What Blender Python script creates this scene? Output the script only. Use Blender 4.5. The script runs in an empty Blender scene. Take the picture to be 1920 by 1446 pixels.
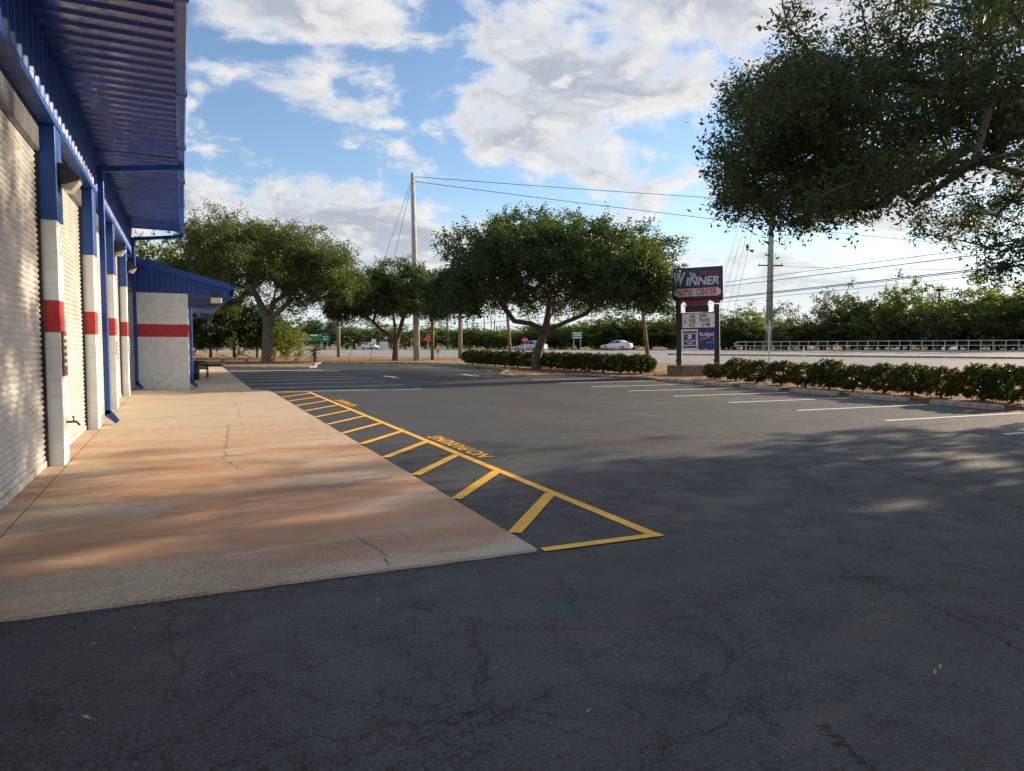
import bpy, math, random
import numpy as np
from mathutils import Vector, Matrix
R = math.radians
random.seed(4)
rng = np.random.default_rng(7)
SC = bpy.context.scene
COL = SC.collection

# ------------------------------------------------------------------ camera
F, CX, CY, EYE = 1350., 960., 723., 1.62          # in pixels of the 1920 x 1446 photograph
yaw, pit, rol = R(24.6), math.atan(83.9 / F), R(.195)
FW = Vector((math.sin(yaw) * math.cos(pit), math.cos(yaw) * math.cos(pit), -math.sin(pit)))
r0 = Vector((math.cos(yaw), -math.sin(yaw), 0)); u0 = r0.cross(FW)
RT = r0 * math.cos(rol) + u0 * math.sin(rol); UP = u0 * math.cos(rol) - r0 * math.sin(rol)
cam_d = bpy.data.cameras.new('camera'); cam = bpy.data.objects.new('camera', cam_d); COL.objects.link(cam)
cam.matrix_world = Matrix(((RT.x, UP.x, -FW.x, 0), (RT.y, UP.y, -FW.y, 0), (RT.z, UP.z, -FW.z, EYE), (0, 0, 0, 1)))
cam_d.sensor_fit = 'HORIZONTAL'; cam_d.sensor_width = 36; cam_d.lens = 36 * F / 1920
cam_d.clip_start = .05; cam_d.clip_end = 6000
SC.camera = cam
SC.cycles.max_bounces = 6; SC.cycles.diffuse_bounces = 3; SC.cycles.glossy_bounces = 2; SC.cycles.transmission_bounces = 3; SC.cycles.transparent_max_bounces = 4

# ------------------------------------------------------------------ sky, sun, exposure
SUN_AZ, SUN_EL = R(81), R(17)                      # azimuth from +Y towards +X
SC.view_settings.view_transform = 'Standard'; SC.view_settings.look = 'None'
SC.view_settings.gamma = 1; SC.view_settings.use_curve_mapping = False
SC.view_settings.exposure = 1.0
wd = bpy.data.worlds.new('World'); SC.world = wd; wd.use_nodes = True
class NT:
    """tiny node-tree helper"""
    def __init__(s, t): s.t = t
    def n(s, typ, **k):
        nd = s.t.nodes.new(typ)
        for a, v in k.items():
            if a == 'i':
                for q, w in v.items(): s.put(nd.inputs[q], w)
            else: setattr(nd, a, v)
        return nd
    def put(s, inp, w):
        if hasattr(w, 'is_output'): s.t.links.new(w, inp)
        else: inp.default_value = w
    def math(s, op, a, b=0., c=0., clamp=False):
        nd = s.n('ShaderNodeMath', operation=op, use_clamp=clamp)
        for i, w in enumerate((a, b, c)): s.put(nd.inputs[i], w)
        return nd.outputs[0]
    def vm(s, op, a, b=(0, 0, 0)):
        nd = s.n('ShaderNodeVectorMath', operation=op); s.put(nd.inputs[0], a)
        if op == 'SCALE': s.put(nd.inputs[3], b)
        else: s.put(nd.inputs[1], b)
        return nd.outputs[0]
    def mix(s, f, a, b, mode='MIX'):
        nd = s.n('ShaderNodeMix', data_type='RGBA', blend_type=mode)
        s.put(nd.inputs[0], f); s.put(nd.inputs[6], a if hasattr(a, 'is_output') else (*a, 1)[:4]); s.put(nd.inputs[7], b if hasattr(b, 'is_output') else (*b, 1)[:4])
        return nd.outputs[2]
    def noise(s, v, scale, detail=4., rough=.55, dist=0., out=0):
        nd = s.n('ShaderNodeTexNoise', i={'Vector': v, 'Scale': scale, 'Detail': detail, 'Roughness': rough, 'Distortion': dist})
        return nd.outputs[out]
    def ramp(s, f, lo, hi, a=0., b=1.):
        nd = s.n('ShaderNodeMapRange', interpolation_type='SMOOTHSTEP', i={0: f, 1: lo, 2: hi, 3: a, 4: b})
        return nd.outputs[0]
w = NT(wd.node_tree); wd.node_tree.nodes.clear()
sky = w.n('ShaderNodeTexSky', sky_type='NISHITA', sun_disc=False)
sky.sun_elevation = SUN_EL; sky.sun_rotation = SUN_AZ; sky.air_density = 1.0; sky.dust_density = .35; sky.ozone_density = 1.6
tc = w.n('ShaderNodeTexCoord').outputs['Generated']
sep = w.n('ShaderNodeSeparateXYZ', i={0: tc})
zz = w.math('MAXIMUM', sep.outputs[2], 0.0)
den = w.math('ADD', zz, .30)                       # a curved cloud deck: finite near the horizon
cmb = w.n('ShaderNodeCombineXYZ', i={0: w.math('DIVIDE', sep.outputs[0], den), 1: w.math('DIVIDE', sep.outputs[1], den), 2: 0.})
P = w.vm('ADD', cmb.outputs[0], (7.3, 2.1, 0))
warp = w.vm('SCALE', w.vm('SUBTRACT', w.noise(P, 2.2, 3, .5, out=1), (.5, .5, .5)), .28)
Pw = w.vm('ADD', P, warp)
def field(v, det): return w.math('ADD', w.math('MULTIPLY', w.noise(v, 1.45, 2, .5), .64), w.math('MULTIPLY', w.noise(v, 4.2, det, .60), .76))
den1 = field(Pw, 10)
cov = w.math('MULTIPLY', w.ramp(den1, .625, .735), w.ramp(sep.outputs[2], -.03, .0))
# the same field sampled a little towards the sun tells lit rims from grey bases
den2 = field(w.vm('ADD', Pw, (.055, .012, 0)), 6)
lit = w.ramp(w.math('SUBTRACT', den1, den2), -.01, .10)
thick = w.ramp(den1, .68, .82)
ccol = w.mix(thick, (4.7, 4.75, 4.85), (2.65, 2.9, 3.35))
ccol = w.mix(w.math('MULTIPLY', lit, .7), ccol, (5.7, 5.5, 5.15))
hz = w.ramp(zz, .0, .16)
ccol = w.mix(hz, (5.0, 5.2, 5.4), ccol)
skyc = w.mix(1., sky.outputs[0], (.93, .99, 1.08), 'MULTIPLY')
skyc = w.mix(w.ramp(zz, .20, .0, 0, .75), skyc, (4.1, 4.8, 5.6))
fin = w.mix(w.math('MULTIPLY', cov, w.ramp(zz, .0, .10, .5, .96)), skyc, ccol)
bg = w.n('ShaderNodeBackground', i={0: fin, 1: .088})
wo = w.n('ShaderNodeOutputWorld', i={0: bg.outputs[0]})
sd = bpy.data.lights.new('sun', 'SUN'); sd.energy = 4.9; sd.angle = R(.55); sd.color = (1, .80, .56)
sun = bpy.data.objects.new('sun', sd); COL.objects.link(sun)
SDIR = Vector((math.sin(SUN_AZ) * math.cos(SUN_EL), math.cos(SUN_AZ) * math.cos(SUN_EL), math.sin(SUN_EL)))
sun.rotation_euler = SDIR.to_track_quat('Z', 'Y').to_euler(); sun.location = (30, 5, 30)

# ------------------------------------------------------------------ pixel helpers (a pixel gives a direction only)
def ray(px, py): return FW + RT * ((px - CX) / F) + UP * ((CY - py) / F)
def G(px, py, z=0.):
    d = ray(px, py); t = (z - EYE) / d.z; return Vector((d.x * t, d.y * t, z))
def D(px, py, dep):
    d = ray(px, py) * dep; return Vector((d.x, d.y, d.z + EYE))
# the highway: near edge runs along x = 54 - y/2, the far side climbs slowly to the right
RA = Vector((-.4472, .8944, 0)); RN = Vector((.8944, .4472, 0)); T0 = 48.3; RW = 44.
def rs(x, y): return RA.x * x + RA.y * y
def rt(x, y): return RN.x * x + RN.y * y - T0
def road_xy(s, t): v = RA * s + RN * (t + T0); return v.x, v.y
def gz(x, y):
    t = rt(x, y); k = min(max(t / RW, 0), 1)
    return k * min(max(.83 - .0098 * rs(x, y), -1.6), 1.3)
def on_ground(px, dep, py=660):
    p = D(px, py, dep); return Vector((p.x, p.y, gz(p.x, p.y)))

# ------------------------------------------------------------------ materials
MATS = {}
def newmat(name):
    m = bpy.data.materials.new(name); m.use_nodes = True; t = m.node_tree; t.nodes.clear()
    k = NT(t); k.out = k.n('ShaderNodeOutputMaterial'); k.bs = k.n('ShaderNodeBsdfPrincipled')
    t.links.new(k.bs.outputs[0], k.out.inputs[0]); k.pos = k.n('ShaderNodeNewGeometry').outputs['Position']
    MATS[name] = m; return k
def bump(k, h, strength=.4, dist=.01):
    b = k.n('ShaderNodeBump', i={'Strength': strength, 'Distance': dist, 'Height': h}); k.put(k.bs.inputs['Normal'], b.outputs[0])
def pm(name, c, rough=.6, metal=0., var=.18, scale=3., bs=60., bd=.002, spec=.5, c2=None):
    k = newmat(name); n = k.noise(k.pos, scale, 5, .6)
    c2 = c2 or tuple(v * (1 - 2 * var) for v in c); c1 = tuple(min(1, v * (1 + var)) for v in c)
    col = k.mix(k.ramp(n, .3, .7), c2, c1); k.put(k.bs.inputs['Base Color'], col)
    k.put(k.bs.inputs['Roughness'], k.ramp(k.noise(k.pos, scale * 3, 4), .3, .7, max(rough - .1, .02), min(rough + .1, 1)))
    k.bs.inputs['Metallic'].default_value = metal; k.bs.inputs['Specular IOR Level'].default_value = spec
    if bd: bump(k, k.noise(k.pos, bs, 3), .5, bd)
    return MATS[name]
def asphalt(name, base, cracks=True, tint=(1, 1.02, 1.08)):
    k = newmat(name)
    big = k.noise(k.pos, .35, 5, .6); mid = k.noise(k.pos, 2.2, 5, .65); fine = k.noise(k.pos, 48, 3, .75)
    c = tuple(base * t for t in tint)
    col = k.mix(k.ramp(big, .3, .7), tuple(v * .72 for v in c), tuple(v * 1.25 for v in c))
    col = k.mix(k.ramp(mid, .35, .75, 0, .45), col, tuple(v * 1.5 for v in c))
    vor = k.n('ShaderNodeTexVoronoi', i={'Vector': k.pos, 'Scale': 70.}).outputs['Distance']
    col = k.mix(k.ramp(fine, .50, .70, 0, .8), col, tuple(v * 2.8 for v in c))
    col = k.mix(k.ramp(fine, .50, .30, 0, .85), col, tuple(v * .22 for v in c))
    h = k.math('ADD', k.math('MULTIPLY', fine, .6), k.math('MULTIPLY', vor, -.5))
    if cracks:
        wv = k.vm('ADD', k.pos, k.vm('SCALE', k.vm('SUBTRACT', k.noise(k.pos, 2.6, 5, .7, out=1), (.5, .5, .5)), .75))
        tot = None
        for sc, wd_, lo, hi in ((.6, .010, .40, .50), (1.9, .018, .45, .55), (5., .034, .47, .59)):
            e = k.n('ShaderNodeTexVoronoi', feature='DISTANCE_TO_EDGE', i={'Vector': wv, 'Scale': sc}).outputs['Distance']
            mk = k.math('MULTIPLY', k.ramp(e, 0., wd_, 1, 0), k.ramp(k.noise(k.vm('ADD', k.pos, (sc * 9, 0, 0)), .55, 3, .6), lo, hi))
            tot = mk if tot is None else k.math('MAXIMUM', tot, mk)
        col = k.mix(k.math('MULTIPLY', tot, .96), col, (.003, .003, .004)); h = k.math('SUBTRACT', h, k.math('MULTIPLY', tot, 1.2))
    k.put(k.bs.inputs['Base Color'], col); k.put(k.bs.inputs['Roughness'], k.ramp(mid, .3, .7, .55, .75))
    k.bs.inputs['Specular IOR Level'].default_value = .45
    bump(k, h, .9, .008)
def concrete():
    k = newmat('apron'); p = k.pos
    sx = k.n('ShaderNodeSeparateXYZ', i={0: p})
    st = k.n('ShaderNodeMapping', i={0: p, 3: (.5, 1.35, 1)}).outputs[0]
    n1 = k.noise(st, .8, 6, .62, .6); n2 = k.noise(st, 1.9, 6, .65, .4); n3 = k.noise(p, 9, 5, .7); fine = k.noise(p, 95, 3, .7)
    col = k.mix(k.ramp(n3, .3, .7), (.40, .335, .25), (.55, .465, .345))
    col = k.mix(k.ramp(n2, .45, .70, 0, .5), col, (.235, .19, .14))
    near = k.ramp(sx.outputs[1], 17., 8.)
    col = k.mix(k.math('MULTIPLY', near, .35), col, (.40, .28, .175))
    col = k.mix(k.math('MULTIPLY', k.ramp(n1, .36, .56), k.math('ADD', k.math('MULTIPLY', near, .52), .12)), col, (.42, .170, .055))
    col = k.mix(k.math('MULTIPLY', k.ramp(k.noise(st, 1.1, 6, .6, .8), .52, .66), k.math('MULTIPLY', near, .5)), col, (.19, .11, .065))
    edge = k.math('ADD', sx.outputs[1], k.math('MULTIPLY', k.math('SUBTRACT', n2, .5), 1.6))
    em = k.ramp(edge, 6.1, 5.2)                            # worn front strip: the fines are gone and the aggregate shows
    agg = k.n('ShaderNodeTexVoronoi', i={'Vector': p, 'Scale': 105.})
    ag = k.mix(k.ramp(k.n('ShaderNodeSeparateColor', i={0: agg.outputs['Color']}).outputs[0], .45, .8), (.11, .065, .035), (.52, .42, .28))
    col = k.mix(k.math('MULTIPLY', em, .36), col, ag)
    col = k.mix(k.ramp(k.math('ADD', edge, k.math('MULTIPLY', sx.outputs[0], -.28)), 5.0, 4.3, 0, .6), col, (.5, .45, .37))
    col = k.mix(k.ramp(fine, .5, .8, 0, .3), col, (.6, .55, .47)); col = k.mix(k.ramp(fine, .45, .2, 0, .4), col, (.1, .08, .06))
    k.put(k.bs.inputs['Base Color'], col); k.put(k.bs.inputs['Roughness'], k.ramp(n2, .3, .7, .6, .85))
    bump(k, k.math('ADD', fine, k.math('MULTIPLY', k.math('MULTIPLY', agg.outputs['Distance'], em), -1.5)), .5, .004)
def leafmat(name, c, c2, trans=.35, rough=.5):
    k = newmat(name); rp = k.n('ShaderNodeNewGeometry').outputs['Random Per Island']
    n = k.noise(k.pos, 1.1, 3, .6)
    f = k.math('ADD', k.math('MULTIPLY', rp, .6), k.math('MULTIPLY', k.ramp(n, .3, .7), .4))
    col = k.mix(f, c, c2); k.put(k.bs.inputs['Base Color'], col); k.bs.inputs['Roughness'].default_value = rough
    k.bs.inputs['Specular IOR Level'].default_value = .3
    tr = k.n('ShaderNodeBsdfTranslucent', i={0: k.mix(1., col, (1.5, 1.6, .6), 'MULTIPLY')})
    mx = k.n('ShaderNodeMixShader', i={0: trans, 1: k.bs.outputs[0], 2: tr.outputs[0]}); k.put(k.out.inputs[0], mx.outputs[0])
def bark(name, c):
    k = newmat(name); m = k.n('ShaderNodeMapping', i={0: k.pos, 3: (1, 1, .22)}).outputs[0]
    n = k.noise(m, 22, 6, .7); col = k.mix(k.ramp(n, .3, .7), tuple(v * .45 for v in c), tuple(v * 1.3 for v in c))
    col = k.mix(k.ramp(k.noise(k.pos, 3, 4), .5, .7, 0, .5), col, (.17, .17, .15))
    k.put(k.bs.inputs['Base Color'], col); k.bs.inputs['Roughness'].default_value = .9; bump(k, n, .9, .03)
def ground_mat():
    k = newmat('ground'); n = k.noise(k.pos, .25, 6, .6); f = k.noise(k.pos, 14, 5, .7)
    col = k.mix(k.ramp(n, .35, .65), (.16, .12, .06), (.09, .10, .035)); col = k.mix(k.ramp(f, .4, .7, 0, .6), col, (.24, .17, .09))
    k.put(k.bs.inputs['Base Color'], col); k.bs.inputs['Roughness'].default_value = .95; bump(k, f, .8, .05)
def mulch_mat():
    k = newmat('mulch'); n = k.noise(k.pos, .5, 6, .6); f = k.noise(k.pos, 24, 5, .75); g = k.noise(k.pos, 5, 5, .7)
    col = k.mix(k.ramp(f, .3, .7), (.13, .065, .03), (.40, .25, .13)); col = k.mix(k.ramp(n, .45, .7, 0, .55), col, (.33, .27, .15))
    col = k.mix(k.ramp(g, .55, .75, 0, .5), col, (.10, .10, .035))
    k.put(k.bs.inputs['Base Color'], col); k.bs.inputs['Roughness'].default_value = .95; bump(k, k.math('ADD', f, g), .9, .05)
def paint(name, c, wear=.35, under=(.035, .036, .04)):
    k = newmat(name); n = k.noise(k.pos, 60, 4, .75); b = k.noise(k.pos, 2.5, 5, .65)
    col = k.mix(k.ramp(b, .3, .7), tuple(v * .82 for v in c), c)
    m = k.ramp(k.math('ADD', k.math('MULTIPLY', n, .7), k.math('MULTIPLY', b, .3)), .34 + .12 * wear, .24 + .12 * wear, 0, .9)
    k.put(k.bs.inputs['Base Color'], k.mix(m, col, under)); k.bs.inputs['Roughness'].default_value = .6; bump(k, k.noise(k.pos, 75, 3, .7), .5, .004)
asphalt('asphalt', .029, True, (1, 1.06, 1.20)); asphalt('road', .20, False, (1, .99, .98)); concrete(); ground_mat(); mulch_mat()
paint('yellow_paint', (.86, .46, .022)); paint('white_paint', (.80, .80, .78), .1); paint('blue_line_paint', (.10, .25, .60))
pm('block_white', (.80, .84, .82), .75, var=.05, scale=5, bs=22, bd=.022); pm('block_red', (.50, .035, .04), .6, var=.08, scale=5, bs=38, bd=.010)
pm('mortar', (.68, .70, .68), .85, var=.1, bs=60, bd=.004)
pm('blue_metal', (.010, .070, .31), .50, var=.10, scale=1.5, bs=4, bd=.002); pm('navy_metal', (.010, .055, .31), .21, .0, var=.15, scale=1.2, bs=3, bd=.003)
pm('door_metal', (.52, .51, .48), .42, .15, var=.10, scale=2.2, bs=5, bd=.002)
pm('black_rubber', (.012, .012, .013), .6); pm('dark_hood', (.10, .10, .105), .45); pm('lens', (.62, .60, .52), .25, var=.05)
pm('bronze', (.03, .025, .02), .5); pm('stop_concrete', (.36, .33, .29), .85, var=.2, scale=5, bs=50, bd=.006); pm('kerb_concrete', (.40, .36, .30), .85, var=.22, scale=3, bs=50, bd=.006)
pm('pole_concrete', (.42, .41, .39), .8, var=.12, scale=2, bs=25, bd=.004); pm('wood_pole', (.22, .15, .095), .85, var=.25, scale=4, bs=20, bd=.01); pm('steel_pole', (.33, .34, .34), .5, .4, var=.1)
pm('wire', (.03, .03, .032), .6, bd=0); pm('rail_steel', (.74, .73, .69), .5, .0, var=.1, bd=0)
pm('sign_navy', (.016, .022, .115), .4, var=.06, bd=0); pm('sign_frame', (.055, .012, .045), .45, bd=0); pm('sign_red', (.46, .02, .03), .45, var=.06, bd=0); pm('sign_maroon', (.24, .03, .045), .5, bd=0)
pm('sign_white', (.86, .86, .85), .4, var=.04, bd=0); pm('sign_black', (.015, .015, .016), .5, bd=0); pm('sign_silver', (.62, .63, .64), .35, var=.05, bd=0); pm('budget_blue', (.012, .035, .24), .4, var=.05, bd=0); pm('budget_orange', (.75, .17, .015), .4, bd=0); pm('napa_blue', (.035, .05, .29), .4, bd=0); pm('napa_yellow', (.75, .6, .2), .4, bd=0)
pm('post_dark', (.018, .02, .02), .5, bd=0)
pm('road_green', (.0, .17, .115), .45, var=.05, bd=0); pm('billboard_green', (.03, .25, .05), .5, bd=0); pm('orange', (.85, .13, .01), .5, bd=0); pm('yellow', (.78, .47, .02), .5, bd=0); pm('stop_red', (.5, .02, .02), .4, bd=0); pm('sign_back', (.45, .46, .46), .45, .4, bd=0)
pm('car_white', (.78, .78, .78), .22, var=.02, bd=0); pm('car_silver', (.46, .48, .50), .25, .3, var=.03, bd=0); pm('car_glass', (.012, .015, .018), .06, bd=0); pm('tyre', (.015, .015, .015), .8, bd=0); pm('rim', (.42, .43, .44), .35, .6, bd=0); pm('tail_red', (.42, .012, .012), .25, bd=0); pm('headlight', (.7, .72, .74), .15, bd=0)
pm('bench_black', (.012, .012, .012), .45, bd=0); pm('tape', (.75, .55, .06), .5, bd=0); pm('brass', (.12, .09, .05), .4, .6, bd=0); pm('notice', (.25, .10, .10), .55, bd=0)
pm('crack', (.006, .006, .007), .9, bd=0); pm('dead_leaf', (.42, .30, .16), .8, bd=0); pm('straw', (.42, .27, .13), .9, bd=0); pm('tan_wall', (.20, .165, .125), .8)
leafmat('oak_leaf', (.032, .055, .019), (.080, .118, .036), .38); leafmat('oak_leaf_warm', (.054, .074, .024), (.130, .155, .046), .38)
leafmat('near_leaf', (.026, .045, .018), (.070, .102, .032), .36); leafmat('shrub_leaf', (.028, .050, .012), (.10, .135, .028), .35)
leafmat('hedge_leaf', (.032, .050, .013), (.13, .140, .032), .36); leafmat('far_leaf', (.055, .085, .028), (.15, .19, .055), .48); leafmat('lime_leaf', (.08, .12, .02), (.20, .24, .04), .45); leafmat('grey_leaf', (.06, .06, .04), (.12, .115, .075), .3); leafmat('palm_leaf', (.04, .06, .02), (.10, .12, .04), .25)
bark('oak_bark', (.13, .10, .075)); bark('grey_bark', (.16, .14, .12))

# ------------------------------------------------------------------ mesh helpers
class MB:
    def __init__(s): s.v = []; s.f = []
    def add(s, vs, fs):
        o = len(s.v); s.v += [tuple(v) for v in vs]; s.f += [tuple(i + o for i in f) for f in fs]; return s
    def box(s, a, b, bev=0.):
        x0, y0, z0 = a; x1, y1, z1 = b
        if not bev:
            return s.add([(x, y, z) for x in (x0, x1) for y in (y0, y1) for z in (z0, z1)], [(0, 1, 3, 2), (4, 6, 7, 5), (0, 4, 5, 1), (2, 3, 7, 6), (0, 2, 6, 4), (1, 5, 7, 3)])
        e = bev; vs = []; 
        for X, sx in ((x0, 1), (x1, -1)):
            for Yy, sy in ((y0, 1), (y1, -1)):
                for Z, sz in ((z0, 1), (z1, -1)):
                    vs += [(X, Yy + sy * e, Z + sz * e), (X + sx * e, Yy, Z + sz * e), (X + sx * e, Yy + sy * e, Z)]
        c = lambda i, j, k, q: ((i * 2 + j) * 2 + k) * 3 + q
        fs = [(c(0, 0, 0, 0), c(0, 0, 1, 0), c(0, 1, 1, 0), c(0, 1, 0, 0)), (c(1, 0, 0, 0), c(1, 1, 0, 0), c(1, 1, 1, 0), c(1, 0, 1, 0)),
              (c(0, 0, 0, 1), c(1, 0, 0, 1), c(1, 0, 1, 1), c(0, 0, 1, 1)), (c(0, 1, 0, 1), c(0, 1, 1, 1), c(1, 1, 1, 1), c(1, 1, 0, 1)),
              (c(0, 0, 0, 2), c(0, 1, 0, 2), c(1, 1, 0, 2), c(1, 0, 0, 2)), (c(0, 0, 1, 2), c(1, 0, 1, 2), c(1, 1, 1, 2), c(0, 1, 1, 2))]
        for i in (0, 1):
            for j in (0, 1):
                fs.append((c(i, j, 0, 0), c(i, j, 1, 0), c(i, j, 1, 1), c(i, j, 0, 1)))
                fs.append((c(i, 0, j, 0), c(i, 1, j, 0), c(i, 1, j, 2), c(i, 0, j, 2)))
                fs.append((c(0, i, j, 1), c(1, i, j, 1), c(1, i, j, 2), c(0, i, j, 2)))
                for k_ in (0, 1): fs.append((c(i, j, k_, 0), c(i, j, k_, 1), c(i, j, k_, 2)))
        return s.add(vs, fs)
    def tube(s, pts, rad, n=8, cap=True):
        pts = [Vector(p) for p in pts]; m = len(pts); rad = rad if hasattr(rad, '__len__') else [rad] * m
        vs = []; fs = []; pu = None
        for i, p in enumerate(pts):
            t = (pts[min(i + 1, m - 1)] - pts[max(i - 1, 0)]).normalized()
            if pu is None: pu = Vector((1, 0, 0)) if abs(t.x) < .9 else Vector((0, 1, 0))
            a = (pu - t * pu.dot(t)).normalized(); pu = a; b = t.cross(a)
            for q in range(n):
                an = 2 * math.pi * q / n; vs.append(p + (a * math.cos(an) + b * math.sin(an)) * rad[i])
        for i in range(m - 1):
            for q in range(n): fs.append((i * n + q, i * n + (q + 1) % n, (i + 1) * n + (q + 1) % n, (i + 1) * n + q))
        if cap: fs += [tuple(range(n))[::-1], tuple(range((m - 1) * n, m * n))]
        return s.add(vs, fs)
    def prism(s, poly, h0, h1, axis='z'):
        n = len(poly); mk = {'z': lambda a, b, h: (a, b, h), 'y': lambda a, b, h: (a, h, b), 'x': lambda a, b, h: (h, a, b)}[axis]
        return s.add([mk(a, b, h0) for a, b in poly] + [mk(a, b, h1) for a, b in poly],
                     [tuple(range(n))[::-1], tuple(range(n, 2 * n))] + [(i, (i + 1) % n, n + (i + 1) % n, n + i) for i in range(n)])
    def ribbon(s, pts, wd_, z=None):
        pts = [Vector(p) for p in pts]; vs = []
        for i, p in enumerate(pts):
            t = pts[min(i + 1, len(pts) - 1)] - pts[max(i - 1, 0)]; nn = Vector((-t.y, t.x, 0)).normalized() * (wd_ if not hasattr(wd_, '__len__') else wd_[i]) / 2
            vs += [p + nn, p - nn]
        return s.add(vs, [(2 * i, 2 * i + 1, 2 * i + 3, 2 * i + 2) for i in range(len(pts) - 1)])
    def mesh(s, name, mat, smooth=False):
        me = bpy.data.meshes.new(name); me.from_pydata(s.v, [], s.f)
        import bmesh
        b = bmesh.new(); b.from_mesh(me); bmesh.ops.recalc_face_normals(b, faces=b.faces); b.to_mesh(me); b.free()
        me.materials.append(MATS[mat])
        if smooth: me.polygons.foreach_set('use_smooth', [True] * len(me.polygons))
        return me
    def ob(s, name, mat, parent=None, smooth=False): return link(name, s.mesh(name, mat, smooth), parent)
def link(name, me, parent=None, loc=None, rz=None):
    o = bpy.data.objects.new(name, me); COL.objects.link(o)
    if parent: o.parent = parent
    if loc is not None: o.location = loc
    if rz is not None: o.rotation_euler.z = rz
    return o
def tag(o, label, cat, group=None):
    o['label'] = label; o['category'] = cat
    if group: o['group'] = group
    return o
def thing(name, label, cat, loc=(0, 0, 0), rz=0., group=None):
    o = link(name, None, None, loc, rz); o.empty_display_size = .2; return tag(o, label, cat, group)
def struct(o, kind='structure'): o['kind'] = kind; return o
def copy_tree(o, parent=None):
    c = o.copy(); COL.objects.link(c); c.parent = parent
    for ch in list(o.children): copy_tree(ch, c)
    return c
ORD = 'first second third fourth fifth sixth seventh eighth ninth tenth eleventh twelfth thirteenth fourteenth fifteenth sixteenth seventeenth eighteenth nineteenth twentieth'.split()
def text_mesh(s, size, mat, ext=.004, bold=0., shear=0., sx=1.):
    cu = bpy.data.curves.new('text', 'FONT'); cu.body = s; cu.size = size; cu.extrude = ext; cu.offset = bold; cu.shear = shear
    cu.align_x = 'CENTER'; cu.align_y = 'CENTER'; cu.resolution_u = 3
    o = bpy.data.objects.new('text', cu); COL.objects.link(o); dg = bpy.context.evaluated_depsgraph_get()
    me = bpy.data.meshes.new_from_object(o.evaluated_get(dg)); bpy.data.objects.remove(o); bpy.data.curves.remove(cu)
    if sx != 1: me.transform(Matrix.Diagonal((sx, 1, 1, 1)))
    me.materials.clear(); me.materials.append(MATS[mat]); return me

# ------------------------------------------------------------------ ground, lot, road
def grid_sheet(name, xs, ys, f, mat):
    m = MB(); nx, ny = len(xs), len(ys)
    m.v = [f(x, y) for y in ys for x in xs]
    m.f = [(j * nx + i, j * nx + i + 1, (j + 1) * nx + i + 1, (j + 1) * nx + i) for j in range(ny - 1) for i in range(nx - 1)]
    return m.ob(name, mat, smooth=True)
ss = [-3000, -1000, -400, -200] + list(range(-120, 300, 20)) + [400, 800, 1500, 3000]
ts = [-3000, -800, -300, -150, -80, -40, -20, -8, 0, 11, 22, 33, 44, 60, 100, 200, 500, 1500, 3000]
struct(grid_sheet('ground', ss, ts, lambda s, t: (*road_xy(s, t), gz(*road_xy(s, t)) - .04), 'ground'))
rs_ = [-200, -120] + list(range(-100, 300, 20)) + [400, 700]
road = struct(grid_sheet('highway', rs_, [0, 11, 22, 33, 44], lambda s, t: (*road_xy(s, t), gz(*road_xy(s, t)) + .012), 'road'))
def rp(s, t, dz): x, y = road_xy(s, t); return (x, y, gz(x, y) + dz)
def road_line(t, s0, s1, wd_=.15):
    m = MB(); n = max(2, int((s1 - s0) / 15) + 1)
    m.ribbon([rp(s0 + (s1 - s0) * i / (n - 1), t, .018) for i in range(n)], wd_); m.ob('painted_line', 'white_paint', road)
for t in (1.2, 17.2, 23.5, 42.8): road_line(t, -110, 260, .2)
for t in (5.0, 9.0, 13.2, 27.5, 31.4, 35.3, 39.0):
    for s in range(-40, 140, 12): road_line(t, s, s + 4, .2)
m = MB()
for i in range(24):
    s0 = -110 + i * 6.
    p = [rp(s0, 19.4, .0), rp(s0 + 5.97, 19.4, 0), rp(s0 + 5.97, 21.4, 0), rp(s0, 21.4, 0)]
    m.add([(a, b, c) for a, b, c in p] + [(a, b, c + .17) for a, b, c in p], [(3, 2, 1, 0), (4, 5, 6, 7), (0, 1, 5, 4), (1, 2, 6, 5), (2, 3, 7, 6), (3, 0, 4, 7)])
m.ob('median_kerb', 'kerb_concrete', road)

bed = [(18.6, -40), (18.45, 5), (18.35, 12), (18.15, 20), (17.7, 25), (17.3, 29.5), (14.2, 29.6), (13.5, 30.0), (13.45, 31.0), (14.0, 31.9), (16.2, 36), (16.7, 41), (16.6, 44.5), (16.2, 47), (13.9, 50.1), (8.9, 51.8), (8.1, 48.6), (7.2, 43.4), (6.7, 42.9), (2.3, 46.0), (2.2, 48)]
lotp = [(-1.37, -40)] + [(18.6, -40)] + bed[1:] + [(-1.37, 48)]
def poly_sheet(name, pts, z, mat, parent=None):
    import bmesh
    b = bmesh.new(); vs = [b.verts.new((x, y, z)) for x, y in pts]; f = b.faces.new(vs); bmesh.ops.triangulate(b, faces=[f])
    bmesh.ops.recalc_face_normals(b, faces=b.faces)
    me = bpy.data.meshes.new(name); b.to_mesh(me); b.free()
    me.materials.append(MATS[mat])
    if me.polygons[0].normal.z < 0: me.flip_normals()
    return link(name, me, parent)
lot = struct(poly_sheet('parking_lot', [(-60, -40)] + lotp[1:-1] + [(-60, 48)], 0, 'asphalt'))
edge2 = [road_xy(s, -.4) for s in (140, 100, 60, 20, -20, -60)]
struct(poly_sheet('planting_bed', bed + [(-8, 62), (-20, 100)] + edge2, .07, 'mulch'))
kb = struct(link('bed_kerb', None)); 
pts = [Vector((x, y, 0)) for x, y in bed]
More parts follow.
